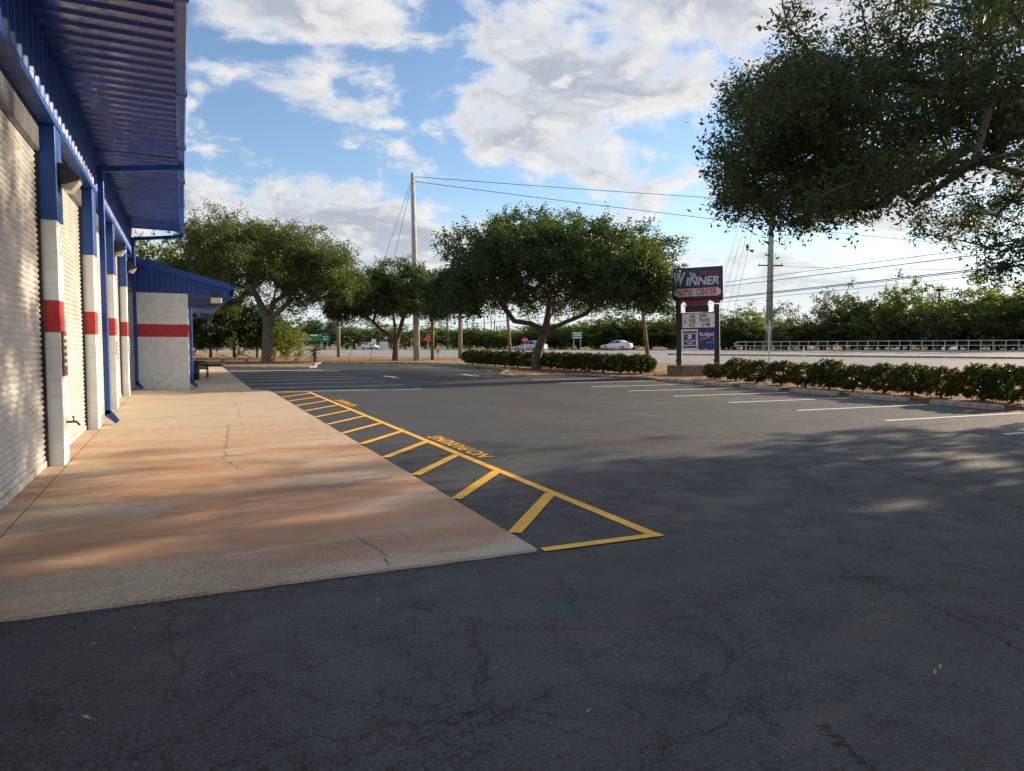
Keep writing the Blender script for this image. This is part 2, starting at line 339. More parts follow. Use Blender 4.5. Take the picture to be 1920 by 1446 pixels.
for i in range(len(pts) - 1):
    a, b = pts[i], pts[i + 1]; L = (b - a).length; n = max(1, round(L / 3.0)); d = (b - a).normalized(); nn = Vector((d.y, -d.x, 0)) * .15
    for j in range(n):
        p0 = a + d * (L * j / n + .006); p1 = a + d * (L * (j + 1) / n - .006); low_ = p0.x > 17.2 and p0.y < 27; hh = .068 if low_ else .105 + random.uniform(-.012, .008)
        if p0.y < -12: continue
        m = MB(); q = [p0, p1, p1 + nn, p0 + nn]
        m.add([(v.x, v.y, -.03) for v in q] + [(v.x, v.y, hh - (.02 if k in (0, 1) else 0)) for k, v in enumerate(q)], [(3, 2, 1, 0), (4, 5, 6, 7), (0, 1, 5, 4), (1, 2, 6, 5), (2, 3, 7, 6), (3, 0, 4, 7)])
        m.ob('earth_edge' if low_ else 'kerb_stone', 'mulch' if low_ else 'kerb_concrete', kb)
# apron and walk
ap = struct(MB().prism([(-1.362 + 3.812 * i / 30, 4.88 + random.uniform(-.008, .008)) for i in range(31)] + [(2.452 + .048 * i / 90 + random.uniform(-.008, .008), 4.95 + 19 * i / 90) for i in range(91)] + [(2.02, 24.5), (-1.362, 24.5)], -.05, .022).ob('concrete_apron', 'apron'))
struct(MB().box((-2.2, 4.9, -.05), (-1.378, 25.7, .021)).ob('door_threshold', 'apron'))
struct(MB().prism([(-1.362, 24.515), (2.02, 24.515), (2.15, 46.2), (-1.362, 47.5)], -.05, .024).ob('sidewalk', 'apron'))
def crack(parent, pts, wd_, z, jit=.05, n=18):
    out = []
    for i in range(len(pts) - 1):
        a, b = Vector((*pts[i], z)), Vector((*pts[i + 1], z)); d = (b - a); pn = Vector((-d.y, d.x, 0)).normalized()
        for j in range(n): out.append(a + d * (j / n) + pn * random.uniform(-jit, jit))
    out.append(Vector((*pts[-1], z)))
    wd_ *= .55
    MB().ribbon(out, [wd_ * random.uniform(.3, 1.3) for _ in out]).ob('crack', 'crack', parent)
g2 = lambda px, py: tuple(G(px, py))[:2]
for pl, wd_ in (([(428, 800), (424, 830), (422, 868), (453, 884)], .014), ([(453, 884), (560, 881), (640, 874), (722, 869)], .010), ([(140, 800), (300, 806), (450, 800), (560, 795), (640, 790)], .008),
                ([(540, 925), (600, 914), (690, 905), (775, 898)], .010), ([(455, 800), (447, 770), (430, 745)], .008), ([(670, 1012), (715, 1040), (733, 1066)], .012), ([(360, 752), (420, 742), (480, 736)], .010)):
    crack(ap, [g2(*p) for p in pl], wd_, .026, .03)
for pl, wd_ in (([(1560, 1060), (1700, 1110), (1800, 1160), (1920, 1222)], .016), ([(900, 735), (1130, 775), (1340, 800), (1560, 850), (1920, 955)], .022), ([(1000, 1178), (1250, 1180), (1330, 1190), (1420, 1270)], .010), ([(1540, 1360), (1580, 1400), (1640, 1446)], .014), ([(1195, 1410), (1300, 1385), (1480, 1280)], .008), ([(700, 1290), (800, 1330), (1000, 1350), (1180, 1400)], .008), ([(1120, 770), (1500, 760)], .02), ([(1040, 1080), (1080, 1125)], .010)):
    crack(lot, [g2(*p) for p in pl], wd_, .004, .035)
# paint on the lot
def stripe(x0, y0, x1, y1, wd_, mat, z=.005): 
    a, b = Vector((x0, y0, z)), Vector((x1, y1, z)); n = max(2, int((b - a).length / .5))
    MB().ribbon([a + (b - a) * (i / n) for i in range(n + 1)], [wd_ * random.uniform(.95, 1.05) for _ in range(n + 1)]).ob('painted_line', mat, lot)
stripe(3.56, 4.84, 3.56, 23.1, .11, 'yellow_paint'); stripe(2.5, 4.885, 3.615, 4.885, .10, 'yellow_paint', .009); stripe(2.55, 22.95, 3.5, 23.05, .1, 'yellow_paint', .009)
for k in range(12):
    y = 5.42 + 1.425 * k; stripe(2.51, y, 3.515, y + 1.27, .12, 'yellow_paint', .009)
for yc, ln in ((10.35, 2.35), (18.65, 2.05)):
    me = text_mesh('NO PARKING', .34, 'yellow_paint', 0, .008); wdt = max(v.co.x for v in me.vertices) - min(v.co.x for v in me.vertices)
    me.transform(Matrix.Diagonal((ln / wdt, 1, 1, 1))); link('painted_lettering', me, lot, (3.83, yc, .0065), R(90))
for y in (25.44, 27.83, 30.2, 32.5, 34.9, 37.3): stripe(2.15, y, 7.28, y, .11, 'white_paint')
stripe(2.56, 23.45, 7.28, 23.05, .11, 'white_paint'); stripe(2.2, 39.9, 6.9, 39.6, .35, 'white_paint'); stripe(5.4, 38.6, 7.6, 38.6, .25, 'white_paint')
for k in range(9): y = 7.87 + 2.35 * k; stripe(13.15, y, 17.55, y - .12, .13, 'white_paint')
for y in (38.5, 40.9, 43.3): stripe(12.2, y, 16.2, y, .12, 'blue_line_paint' if y < 40 else 'white_paint')
for x, y, sg in ((8.4, 31.2, 1), (12.2, 31.3, -1)):
    m = MB(); P_ = [(-.09, -1.1), (.09, -1.1), (.09, .2), (.32, .2), (0, 1.1), (-.32, .2), (-.09, .2)]
    m.add([(x + a * sg, y + b * sg, .006) for a, b in P_], [(0, 1, 2, 6), (3, 4, 5)]); m.ob('painted_arrow', 'white_paint', lot)
# wheel stops
for k, y in enumerate((11.6, 14.1, 16.45, 18.75, 21.0, 23.2, 25.6)):
    m = MB(); L = .9; pr = [(-.085, 0), (.085, 0), (.075, .09), (.045, .125), (-.045, .125), (-.075, .09)]
    m.add([(a, sgn * (L - (.05 if b > .1 else 0)), b) for sgn in (-1, 1) for a, b in pr], [(0, 1, 2, 3, 4, 5)[::-1], (6, 7, 8, 9, 10, 11)] + [(i, (i + 1) % 6, 6 + (i + 1) % 6, 6 + i) for i in range(6)])
    o = m.ob('wheel_stop', 'stop_concrete'); o.location = (17.85 + random.uniform(-.06, .06), y, .003); o.rotation_euler.z = random.uniform(-.02, .02)
    tag(o, f'concrete wheel stop before the clipped bushes, {ORD[k]} counted from the right edge', 'wheel stop', 'concrete wheel stops along the right stalls')

# ------------------------------------------------------------------ repair shop building
WX, DX = -1.385, -1.60; YP = (6.5, 10.6, 14.7, 18.87, 22.95); PW = .41; Y0, Y1 = 4.9, 25.62; TOP = 5.12; HEAD = 4.25
shop = thing('auto_repair_shop', 'blue metal and white block repair shop with roll-up doors and deep blue eave', 'building', (0, 0, 0))
blk = MB().box((-.2, -.199, -.0983), (.0, .199, .0983), .005)
BM = {c: blk.mesh('block', 'block_' + c) for c in ('white', 'red')}
for i, y in enumerate(YP):
    pl = MB().box((WX - .30, y + .008, 0), (WX - .006, y + PW - .008, 3.1)).ob('pillar', 'mortar', shop)
    MB().box((WX - .31, y + .004, 1.708), (WX - .003, y + PW - .004, 2.104)).ob('red_joints', 'block_red', pl)
    z = .003; zz_ = [(.003, .106)] + [(.106 + .2 * k, .306 + .2 * k) for k in range(15)]
    for a, b in zz_:
        o = link('block', BM['red' if 1.65 < (a + b) / 2 < 2.1 else 'white'], pl, (WX + random.uniform(-.003, .003), y + PW / 2, (a + b) / 2)); o.scale.z = (b - a) / .2
        o.scale.x = 1.08
    # blue clad upper jamb
    MB().box((WX - .32, y - .03, 3.104), (WX + .02, y + PW + .03, HEAD), .008).ob('jamb_cladding', 'blue_metal', shop)
    for dz in (.16,):
        for dx in (-.26, -.12): MB().tube([(WX + dx, y - .031, 3.1 + dz), (WX + dx, y - .038, 3.1 + dz)], .01, 6).ob('screw', 'navy_metal', shop)
def trap(n, pitch, dep, wr=.12):                    # rib profile along the run
    out = []
    for k in range(n):
        u = k * pitch; out += [(u, 0), (u + pitch * .40, 0), (u + pitch * .52, dep), (u + pitch * .80, dep), (u + pitch * .92, 0)]
    return out + [(n * pitch, 0)]
pitch = .305
m = MB(); pr = trap(3, pitch, .032)
m.add([(DX - .06, u, TOP - d_ + .0) for u, d_ in pr] + [(.0, u, TOP - .03 - d_) for u, d_ in pr], [(i, i + 1, len(pr) + i + 1, len(pr) + i) for i in range(len(pr) - 1)])
sof = m.mesh('soffit_panel', 'navy_metal')
m = MB(); m.add([(WX + .0 + d_, u, HEAD + .09) for u, d_ in pr] + [(WX + .0 + d_, u, TOP + .03) for u, d_ in pr], [(i, i + 1, len(pr) + i + 1, len(pr) + i) for i in range(len(pr) - 1)])
wal = m.mesh('wall_panel', 'blue_metal')
n = int((Y1 - Y0) / (3 * pitch))
stp = (Y1 - Y0) / n
for k in range(n):
    for me, nm in ((sof, 'soffit_panel'), (wal, 'wall_panel')):
        o = link(nm, me, shop, (0, Y0 + k * stp, 0)); o.scale.y = stp / (3 * pitch)
MB().box((WX - .24, Y0, HEAD + .003), (WX + .035, Y1, HEAD + .088), .006).ob('header_trim', 'blue_metal', shop)
MB().box((DX - .12, Y0, HEAD - .4), (DX - .03, Y1, HEAD + .5)).ob('lintel', 'blue_metal', shop)
# gutter: an open box section hung on the eave
m = MB(); q = [(.0, TOP - .02), (.0, TOP - .17), (.03, TOP - .19), (.115, TOP - .19), (.135, TOP - .10), (.135, TOP + .03), (.125, TOP + .03), (.123, TOP - .09), (.108, TOP - .178), (.035, TOP - .178), (.012, TOP - .16), (.012, TOP - .02)]
m.prism(q, Y0 - .05, Y1 + .05, 'y'); m.ob('gutter', 'navy_metal', shop)
for k in range(1, 7): MB().box((-.004, Y0 + k * 3.05 - .03, TOP - .195), (.14, Y0 + k * 3.05 + .03, TOP + .034)).ob('gutter_strap', 'blue_metal', shop)
rf = MB(); rf.add([(.1, Y0 - .1, TOP + .05), (.1, Y1 + .1, TOP + .05), (-9, Y1 + .1, TOP + .85), (-9, Y0 - .1, TOP + .85), (-18, Y0 - .1, TOP + .05), (-18, Y1 + .1, TOP + .05)], [(0, 1, 2, 3), (3, 2, 5, 4)])
rf.ob('roof', 'blue_metal', shop)
for ya, yb in ((Y0 + .0, Y0 + .2), (Y1 - .2, Y1)): 
    w_ = MB(); w_.prism([(-17.6, 0), (DX - .1, 0), (DX - .1, TOP - .01), (-9, TOP + .8), (-17.6, TOP - .01)], ya, yb, 'y'); w_.ob('end_wall', 'block_white', shop)
MB().box((-17.8, Y0, 0), (-17.6, Y1, TOP)).ob('back_wall', 'block_white', shop)
def downspout(y, zt, x_wall, x_eave, ztop_e, name='downspout', par=shop, hw=.05):
    d_ = MB(); 
    d_.box((x_wall, y - hw, .22), (x_wall + 2 * hw, y + hw, zt), .008)
    k_ = [(x_wall, .30), (x_wall + 2 * hw, .30), (x_wall + 2 * hw + .14, .10), (x_wall + 2 * hw + .08, .045), (x_wall, .2)]; d_.prism(k_, y - hw, y + hw, 'y')
    d_.prism([(x_wall + .02, zt - .1), (x_wall + .02, zt + .005), (x_eave, ztop_e), (x_eave, ztop_e - .1)], y - hw + .003, y + hw - .003, 'y')
    return d_.ob(name, 'blue_metal', par)
downspout(15.35, TOP - .34, WX + .045, .12, TOP - .17); downspout(25.46, TOP - .34, WX + .02, .12, TOP - .17)
# roll-up doors
m = MB(); pr = [(0, 0), (.004, .008), (.017, .020), (.021, .034), (.017, .048), (.004, .062), (0, .0705)]
SL = 3.64
m.add([(a, -SL / 2, b) for a, b in pr] + [(a, SL / 2, b) for a, b in pr], [(i, i + 1, 8 + i - 0 if False else len(pr) + i + 1, len(pr) + i) for i in range(len(pr) - 1)])
slat = m.mesh('slat', 'door_metal', True)
for i in range(4):
    ya, yb = YP[i] + PW, YP[i + 1]; yc = (ya + yb) / 2; hw = (yb - ya) / 2
    dr = link('roll_up_door', None, shop, (DX, yc, 0))
    for k in range(58):
        o = link('slat', slat, dr, (random.uniform(-.0015, .0015), 0, .105 + .0705 * k)); o.scale.y = (2 * hw - .10) / SL
    MB().box((-.012, -hw + .05, .024), (.03, hw - .05, .104), .006).ob('bottom_bar', 'door_metal', dr)
    for sg in (-1, 1):
        MB().box((-.05, sg * hw - .055 if sg > 0 else -hw + .004, .0215), (.05, hw - .004 if sg > 0 else -hw + .055, HEAD - .01)).ob('guide_rail', 'black_rubber', dr)
    MB().box((-.05, -hw + .01, HEAD - .34), (.07, hw - .01, HEAD - .004), .02).ob('door_hood', 'dark_hood', dr)
def wall_pack(y, z, x=WX + .02):
    o = link('wall_light', None, shop, (x, y, z))
    MB().prism([(0, -.06), (.02, -.1), (.06, -.10), (.24, -.02), (.24, .0), (.06, .16), (0, .16)], -.15, .15, 'y').ob('housing', 'bronze', o)
    MB().prism([(.045, -.105), (.05, -.16), (.14, -.17), (.225, -.05), (.235, -.026)], -.13, .13, 'y').ob('lens', 'lens', o)
wall_pack(10.82, 3.66); wall_pack(19.1, 3.72); wall_pack(23.2, 3.66)
# notices, hose tap
for y, z0, z1, t_ in ((10.8, 1.15, 1.72, 0), (19.05, 1.25, 1.62, 1), (23.15, 1.2, 1.65, 1)):
    pl = MB().box((WX + .012, y - .16, z0), (WX + .022, y + .16, z1)).ob('notice_plate', 'notice' if not t_ else 'sign_white', shop)
    for k in range(5): MB().box((WX + .0225, y - .12, z1 - .1 - .085 * k), (WX + .0245, y + .12, z1 - .06 - .085 * k)).ob('print_line', 'sign_white' if not t_ else 'sign_black', pl)
tp = MB(); tp.tube([(WX, 10.85, .55), (WX + .11, 10.85, .55), (WX + .15, 10.85, .50)], .016, 8); tp.tube([(WX + .08, 10.85, .55), (WX + .08, 10.85, .61)], .009, 6); tp.tube([(WX + .08, 10.80, .615), (WX + .08, 10.90, .615)], .012, 6)
tp.ob('hose_tap', 'brass', shop)

# office wing with the low canopy
off = thing('office_wing', 'low office wing with white block end wall, red band and sloping blue canopy', 'building', (0, 0, 0))
OX0, OX1, OY = -1.30, .20, 25.68; OE = 44.5
MB().box((-9, OY + .01, 0), (OX1 - .006, OE - .3, 3.1)).ob('wall', 'mortar', off)
b4 = MB().box((-.1987, 0, -.0986), (.1987, .15, .0986), .004); B4 = {c: b4.mesh('block', 'block_' + c) for c in ('white', 'red')}
b2 = MB().box((-.0987, 0, -.0986), (.0987, .15, .0986), .004); B2 = {c: b2.mesh('block', 'block_' + c) for c in ('white', 'red')}
ew = link('block_end_wall', None, off)
for r_, (a, b) in enumerate(zz_):
    c = 'red' if 1.65 < (a + b) / 2 < 2.1 else 'white'; xs = []
    x = OX0
    if r_ % 2: xs.append((x + .1, B2)); x += .2
    while x + .41 < OX1 + .02: xs.append((x + .2, B4)); x += .4
    if OX1 - x > .1: xs.append((x + .1, B2)); x += .2
    for xc, bb in xs:
        o = link('block', bb[c], ew, (xc + (OX1 - x) * (xc - OX0) / (x - OX0), OY - .045 + random.uniform(-.003, .003), (a + b) / 2)); o.scale = ((OX1 - OX0) / (x - OX0) , 1, (b - a) / .2)
# long wall of the office under the canopy: courses as long blocks facing the walk
lw = link('block_side_wall', None, off)
sb = MB().box((-.02, -.198, -.0975), (.012, .198, .0975), .004); SB = {c: sb.mesh('block', 'block_' + c) for c in ('white', 'red')}
for r_, (a, b) in enumerate(zz_):
    for k in range(14):
        o = link('block', SB['red' if 1.65 < (a + b) / 2 < 2.1 else 'white'], lw, (OX1, OY + .32 + k * .4 + (.2 if r_ % 2 else 0), (a + b) / 2)); o.scale.z = (b - a) / .2
RXa, RZa, RXb, RZb = -1.30, 4.17, 1.47, 3.42      # top of the canopy slope
def zr(x): return RZa + (RZb - RZa) * (x - RXa) / (RXb - RXa)
m = MB(); nb = 18; pr = []
for k in range(nb):
    u = RXa + (RXb - .02 - RXa) * k / nb; p_ = (RXb - .02 - RXa) / nb; pr += [(u, 0), (u + p_ * .55, 0), (u + p_ * .66, .022), (u + p_ * .86, .022), (u + p_ * .97, 0)]
pr.append((RXb - .02, 0))
m.add([(u, OY - .07 - d_, 3.125) for u, d_ in pr] + [(u, OY - .07 - d_, zr(u) - .12) for u, d_ in pr], [(i, i + 1, len(pr) + i + 1, len(pr) + i) for i in range(len(pr) - 1)])
m.ob('gable_panel', 'blue_metal', off)
m = MB(); m.prism([(RXa, zr(RXa) + .03), (RXb + .03, zr(RXb) + .03), (RXb + .03, zr(RXb) - .17), (RXa, zr(RXa) - .17)], OY - .15, OY - .085, 'y'); m.ob('fascia', 'blue_metal', off)
m = MB(); m.prism([(-9, 6.2), (RXa, zr(RXa)), (RXb + .02, zr(RXb)), (RXb + .02, zr(RXb) - .05), (RXa, zr(RXa) - .05), (-9, 6.15)], OY - .08, OE, 'y'); m.ob('roof', 'blue_metal', off)
MB().box((OX1 + .02, OY - .065, 3.06), (RXb - .03, OY - .03, 3.125)).ob('trim', 'blue_metal', off)
m = MB(); pr = trap(62, .3, .02); m.add([(OX1 - .02, OY - .02 + u, 3.10 - d_) for u, d_ in pr] + [(RXb - .03, OY - .02 + u, 3.10 - d_) for u, d_ in pr], [(i, i + 1, len(pr) + i + 1, len(pr) + i) for i in range(len(pr) - 1)]); m.ob('soffit', 'navy_metal', off)
m = MB(); m.prism([(RXb - .03, 3.42), (RXb - .03, 3.03), (RXb + .10, 3.03), (RXb + .13, 3.2), (RXb + .13, 3.40), (RXb + .115, 3.40), (RXb + .115, 3.2), (RXb + .09, 3.05), (RXb - .01, 3.05), (RXb - .01, 3.42)], OY - .1, OE, 'y'); m.ob('gutter', 'blue_metal', off)
downspout(OY + .10, 2.80, OX1 + .02, RXb, 3.03, par=off); downspout(OE - .4, 2.80, OX1 + .02, RXb, 3.03, par=off)
fl = link('flood_light', None, off, (1.05, OY - .15, 2.93))
MB().box((-.17, -.1, -.12), (.17, .12, .05), .02).ob('housing', 'lens', fl); MB().box((-.13, -.03, .06), (.10, .03, .22)).ob('bracket', 'bronze', fl); MB().box((-.15, -.105, -.1), (.15, -.1, .03)).ob('lens', 'lens', fl)
# bench and bin beside the office wall
bn = thing('bench', 'black metal slatted bench with curved armrests beside the office wall', 'bench', (.66, 32.6, .024))
for k in range(5): MB().box((-.22 + k * .1, -.8, .42), (-.14 + k * .1, .8, .45), .005).ob('seat_slat', 'bench_black', bn)
for k in range(4): MB().box((-.29 + k * -.012, -.8, .50 + k * .1), (-.265 - k * .012, .8, .57 + k * .1), .005).ob('back_slat', 'bench_black', bn)
for y in (-.78, .78):
    MB().tube([(.26, y, 0), (.28, y, .3), (.27, y, .62), (.2, y, .68), (-.28, y, .66)], .02, 6).ob('armrest', 'bench_black', bn)
    MB().tube([(-.30, y, 0), (-.26, y, .4), (-.32, y, .88)], .02, 6).ob('leg', 'bench_black', bn)
    MB().tube([(-.27, y, .41), (.27, y, .41)], .018, 6).ob('seat_rail', 'bench_black', bn)
tb = thing('litter_bin', 'black open-top litter bin standing by the bench', 'bin', (.40, 31.2, .024))
MB().tube([(0, 0, 0), (0, 0, .62)], [.19, .23], 16).ob('bin_body', 'bench_black', tb, True); MB().tube([(0, 0, .621), (0, 0, .66)], .245, 16).ob('rim', 'bench_black', tb)

# ------------------------------------------------------------------ foliage
def leaf_mesh(name, C, ln, wd_, mat, up=.3, rg=rng):
    """one folded rhombic leaf per centre; C (n,3)"""
    n = len(C); d = rg.normal(size=(n, 3)); d[:, 2] *= .7; d /= np.linalg.norm(d, axis=1)[:, None]
    nn = rg.normal(size=(n, 3)); nn[:, 2] += up; sd_ = np.cross(d, nn); sd_ /= np.linalg.norm(sd_, axis=1)[:, None] + 1e-9
    L = ln * rg.uniform(.65, 1.25, (n, 1)); W = wd_ * rg.uniform(.7, 1.2, (n, 1)); fold = np.cross(sd_, d) * W * .25
    V = np.stack([C - d * L / 2, C + sd_ * W / 2 + fold, C + d * L / 2, C - sd_ * W / 2 + fold], 1).reshape(-1, 3)
    me = bpy.data.meshes.new(name); me.vertices.add(4 * n); me.vertices.foreach_set('co', V.astype(np.float32).ravel())
    me.loops.add(4 * n); me.polygons.add(n); me.loops.foreach_set('vertex_index', np.arange(4 * n, dtype=np.int32)); me.polygons.foreach_set('loop_start', np.arange(0, 4 * n, 4, dtype=np.int32))
    me.update(calc_edges=True); me.materials.append(MATS[mat]); return me
def sprays(cl, per, rad, rg=rng, flat=.75, tw=7, twigs=None):
    """leaves on short twigs that radiate from every cluster centre"""
    n = len(cl); d = rg.normal(size=(n, tw, 3)); d[:, :, 2] *= flat; d /= np.linalg.norm(d, axis=2)[:, :, None]
    r_ = rad * rg.uniform(.6, 1.25, (n, tw, 1)); k = per // tw
    t = rg.uniform(.12, 1.0, (n, tw, k, 1)) ** .8
    P_ = cl[:, None, None, :] + d[:, :, None, :] * r_[:, :, None, :] * t + rg.normal(size=(n, tw, k, 3)) * rad * .11
    if twigs is not None: twigs.append((np.repeat(cl[:, None, :], tw, 1).reshape(-1, 3), (cl[:, None, :] + d * r_).reshape(-1, 3)))
    return P_.reshape(-1, 3)
def skeleton(trunk, limbs, clusters, r_tip, rmin_tr, sides=6, expo=1.85, mat='oak_bark', name='trunk'):
    """trunk and limbs are drawn by hand; every leaf cluster is joined to the nearest wood"""
    pos = []; par = []; rad0 = []
    def chain(pts, p):
        for q in pts: pos.append(np.array(q, float)); par.append(p); p = len(pos) - 1
        return p
    tip = chain(trunk, -1); nt = len(trunk)
    for start, pts in limbs: chain(pts, start if start >= 0 else tip)
    cen = np.array(trunk[-1]); order = np.argsort(np.linalg.norm(clusters - cen, axis=1))
    for ci in order:
        c = clusters[ci]; A = np.array(pos); d = np.linalg.norm(A - c, axis=1); d[:max(nt - 1, 1)] += 50; d += .25 * np.linalg.norm(A - cen, axis=1)
        j = int(np.argmin(d)); a = A[j]; L = np.linalg.norm(c - a); k = max(1, int(L / .7)); pts = []
        for q in range(1, k + 1):
            t = q / k; pts.append(a + (c - a) * t + np.array([0, 0, .12 * L * math.sin(math.pi * t)]) + rng.normal(size=3) * min(.09 * L, .22) * (q < k))
        chain(pts, j)
    n = len(pos); ch = [[] for _ in range(n)]
    for i, p in enumerate(par):
        if p >= 0: ch[p].append(i)
    rr = np.zeros(n)
    for i in range(n - 1, -1, -1):
        rr[i] = max(r_tip, sum(rr[c] ** expo for c in ch[i]) ** (1 / expo) if ch[i] else r_tip)
    sc = rmin_tr / rr[0]; rr = np.maximum(rr * sc, r_tip)
    m = MB(); seen = set()
    def walk(i):
        stack = [i]
        while stack:
            i = stack.pop(); line = [par[i], i] if par[i] >= 0 else [i]
            while ch[line[-1]]:
                cs = sorted(ch[line[-1]], key=lambda c: -rr[c]); line.append(cs[0]); stack += cs[1:]
            r_ = [rr[q] for q in line]
            if par[line[1] if len(line) > 1 else 0] >= 0 and line[0] == par[line[1]] and line[0] != 0: r_[0] = min(r_[0], r_[1] * 1.15)
            if line[0] == 0: r_[0] *= 1.3
            if len(line) > 1: m.tube([pos[q] for q in line], r_, sides if r_[0] > .05 else 4, False)
    walk(0); return m.mesh(name, mat, True)
def crown_pts(n, c, rx, ry, rz, rg=rng, shell=.5, low=-.55, lump=.25):
    """uneven dome: points biased to the shell, lobed outline, flat underside"""
    out = []; ph = rg.uniform(0, 6.28, 6)
    while len(out) < n:
        d = rg.normal(size=3); d /= np.linalg.norm(d)
        if d[2] < low: continue
        az = math.atan2(d[1], d[0]); lob = 1 + lump * (math.sin(3 * az + ph[0]) * .5 + math.sin(5 * az + ph[1] + 3 * d[2]) * .35 + math.sin(7 * d[2] + ph[2]) * .35)
        r_ = (shell + (1 - shell) * rg.uniform() ** .6) * lob
        out.append((c[0] + d[0] * rx * r_, c[1] + d[1] * ry * r_, c[2] + d[2] * rz * r_))
    return np.array(out)
def tree(name, label, base, trunk, limbs, cl, leafm, per, rad, ln, wd_, rtip=.012, rtr=.25, group=None, barkm='oak_bark', tw=7, flat=.75, twig_w=0):
    t = thing(name, label, 'tree', base, 0, group)
    link('trunk', skeleton(trunk, limbs, cl, rtip, rtr, 8, mat=barkm), t)
    tl = []
    link('crown', leaf_mesh('crown', sprays(cl, per, rad, tw=tw, flat=flat, twigs=tl), ln, wd_, leafm), t)
    if twig_w:                                            # the twigs that carry the leaves: thin three-sided spikes
        a, b = tl[0]; n = len(a); ax = b - a; ax /= np.linalg.norm(ax, axis=1)[:, None]
        s1 = np.cross(ax, rng.normal(size=(n, 3))); s1 /= np.linalg.norm(s1, axis=1)[:, None]; s2 = np.cross(ax, s1)
        V = np.stack([a + s1 * twig_w, a - s1 * twig_w * .5 + s2 * twig_w * .87, a - s1 * twig_w * .5 - s2 * twig_w * .87, b], 1).reshape(-1, 3)
        i4 = np.arange(n)[:, None] * 4; Fc = np.concatenate([i4 + np.array([[0, 1, 3]]), i4 + np.array([[1, 2, 3]]), i4 + np.array([[2, 0, 3]])])
        me = bpy.data.meshes.new('twigs'); me.from_pydata(V.tolist(), [], Fc.tolist()); me.materials.append(MATS[barkm]); struct(link('twigs', me, t), 'stuff')
    return t

# centre oak: short leaning trunk, wide flat-bottomed crown
b = G(1005, 695)
cl = crown_pts(500, (0, 0, 5.0), 6.5, 6.2, 3.35, shell=.40, low=-.50, lump=.13)
right = np.array([RT.x, RT.y, 0]); fwd = np.array([FW.x, FW.y, 0])
def cam_off(r_, f_, z): return tuple(right * r_ + fwd * f_ + np.array([0, 0, z]))
cl = np.concatenate([cl + np.array(cam_off(.9, 0, 0)), crown_pts(75, cam_off(4.05, -6.4, 4.1), 1.55, 1.7, 1.6), crown_pts(70, cam_off(4.2, -3.6, 4.6), 2.2, 2.2, 1.6), crown_pts(70, cam_off(-4.3, 0, 3.9), 1.5, 1.9, 1.4)])
tree('oak_tree', 'broad dark oak leaning over the clipped hedge in the middle of the lot', b, [(0, 0, -.05), cam_off(.02, 0, .5), cam_off(.12, 0, 1.1), cam_off(.32, 0, 1.75), cam_off(.5, 0, 2.15)],
     [(-1, [cam_off(-.3, 0, 2.55), cam_off(-1.2, .2, 2.7), cam_off(-1.8, .3, 3.5), cam_off(-2.4, .3, 4.6)]), (-1, [cam_off(1.5, -.2, 2.6), cam_off(2.7, -.4, 3.1), cam_off(3.7, -.6, 3.9), cam_off(4.4, -.6, 4.9)]), (-1, [cam_off(.9, .6, 3.2), cam_off(1.2, 1.2, 4.4), cam_off(1.4, 2., 5.6)]), (-1, [cam_off(.6, -.7, 3.1), cam_off(.7, -1.6, 4.3), cam_off(.5, -2.4, 5.4)])],
     cl, 'oak_leaf', 224, .80, .165, .082, rtr=.25, tw=14)
# left oak: taller, paler, forked
b = Vector((5.45, 53.2, .05))
cl = np.concatenate([crown_pts(350, (0, 0, 6.5), 5.6, 5.2, 3.7, shell=.3, low=-.6, lump=.26) + np.array(cam_off(-.6, 0, 0)), crown_pts(120, cam_off(4.4, 0, 5.2), 3.0, 2.8, 2.6), crown_pts(110, cam_off(-5.6, 0, 5.0), 2.8, 2.6, 2.3)])
tree('oak_tree', 'tall olive green forked oak rising behind the office canopy', b, [(0, 0, -.05), cam_off(.0, 0, 1.2), cam_off(.06, 0, 2.3), cam_off(.1, 0, 3.0)],
     [(-1, [cam_off(-.3, 0, 3.8), cam_off(-.8, .1, 4.8), cam_off(-1.4, .2, 6.2), cam_off(-2.4, .3, 7.4)]), (-1, [cam_off(.9, 0, 3.6), cam_off(1.8, -.1, 4.4), cam_off(2.9, -.1, 5.4)]), (-1, [cam_off(.3, .4, 4.2), cam_off(.6, .8, 6.0), cam_off(.6, .8, 8.)])],
     cl, 'oak_leaf_warm', 238, .95, .165, .078, tw=14, rtr=.36, barkm='grey_bark')
# small oak between them
b = G(742, 678)
cl = np.concatenate([crown_pts(320, cam_off(.3, 0, 4.7), 4.7, 4.2, 2.6, shell=.3, low=-.55, lump=.15), crown_pts(60, cam_off(-3.6, 0, 4.0), 1.7, 1.7, 1.3), crown_pts(60, cam_off(4.1, 0, 4.6), 1.6, 1.6, 1.7)])
tree('oak_tree', 'small dark oak with low forked trunk standing before the tall concrete pole', b, [(0, 0, -.05), cam_off(0, 0, .8), cam_off(.03, 0, 1.5)],
     [(-1, [cam_off(-.7, 0, 2.1), cam_off(-1.7, 0, 3.0), cam_off(-2.7, 0, 3.9)]), (-1, [cam_off(.3, 0, 2.3), cam_off(.6, 0, 3.4), cam_off(1.4, 0, 4.6)]), (-1, [cam_off(-.1, .4, 2.6), cam_off(-.4, .9, 4.2)])], cl, 'oak_leaf', 196, .76, .18, .085, rtr=.24, tw=14)
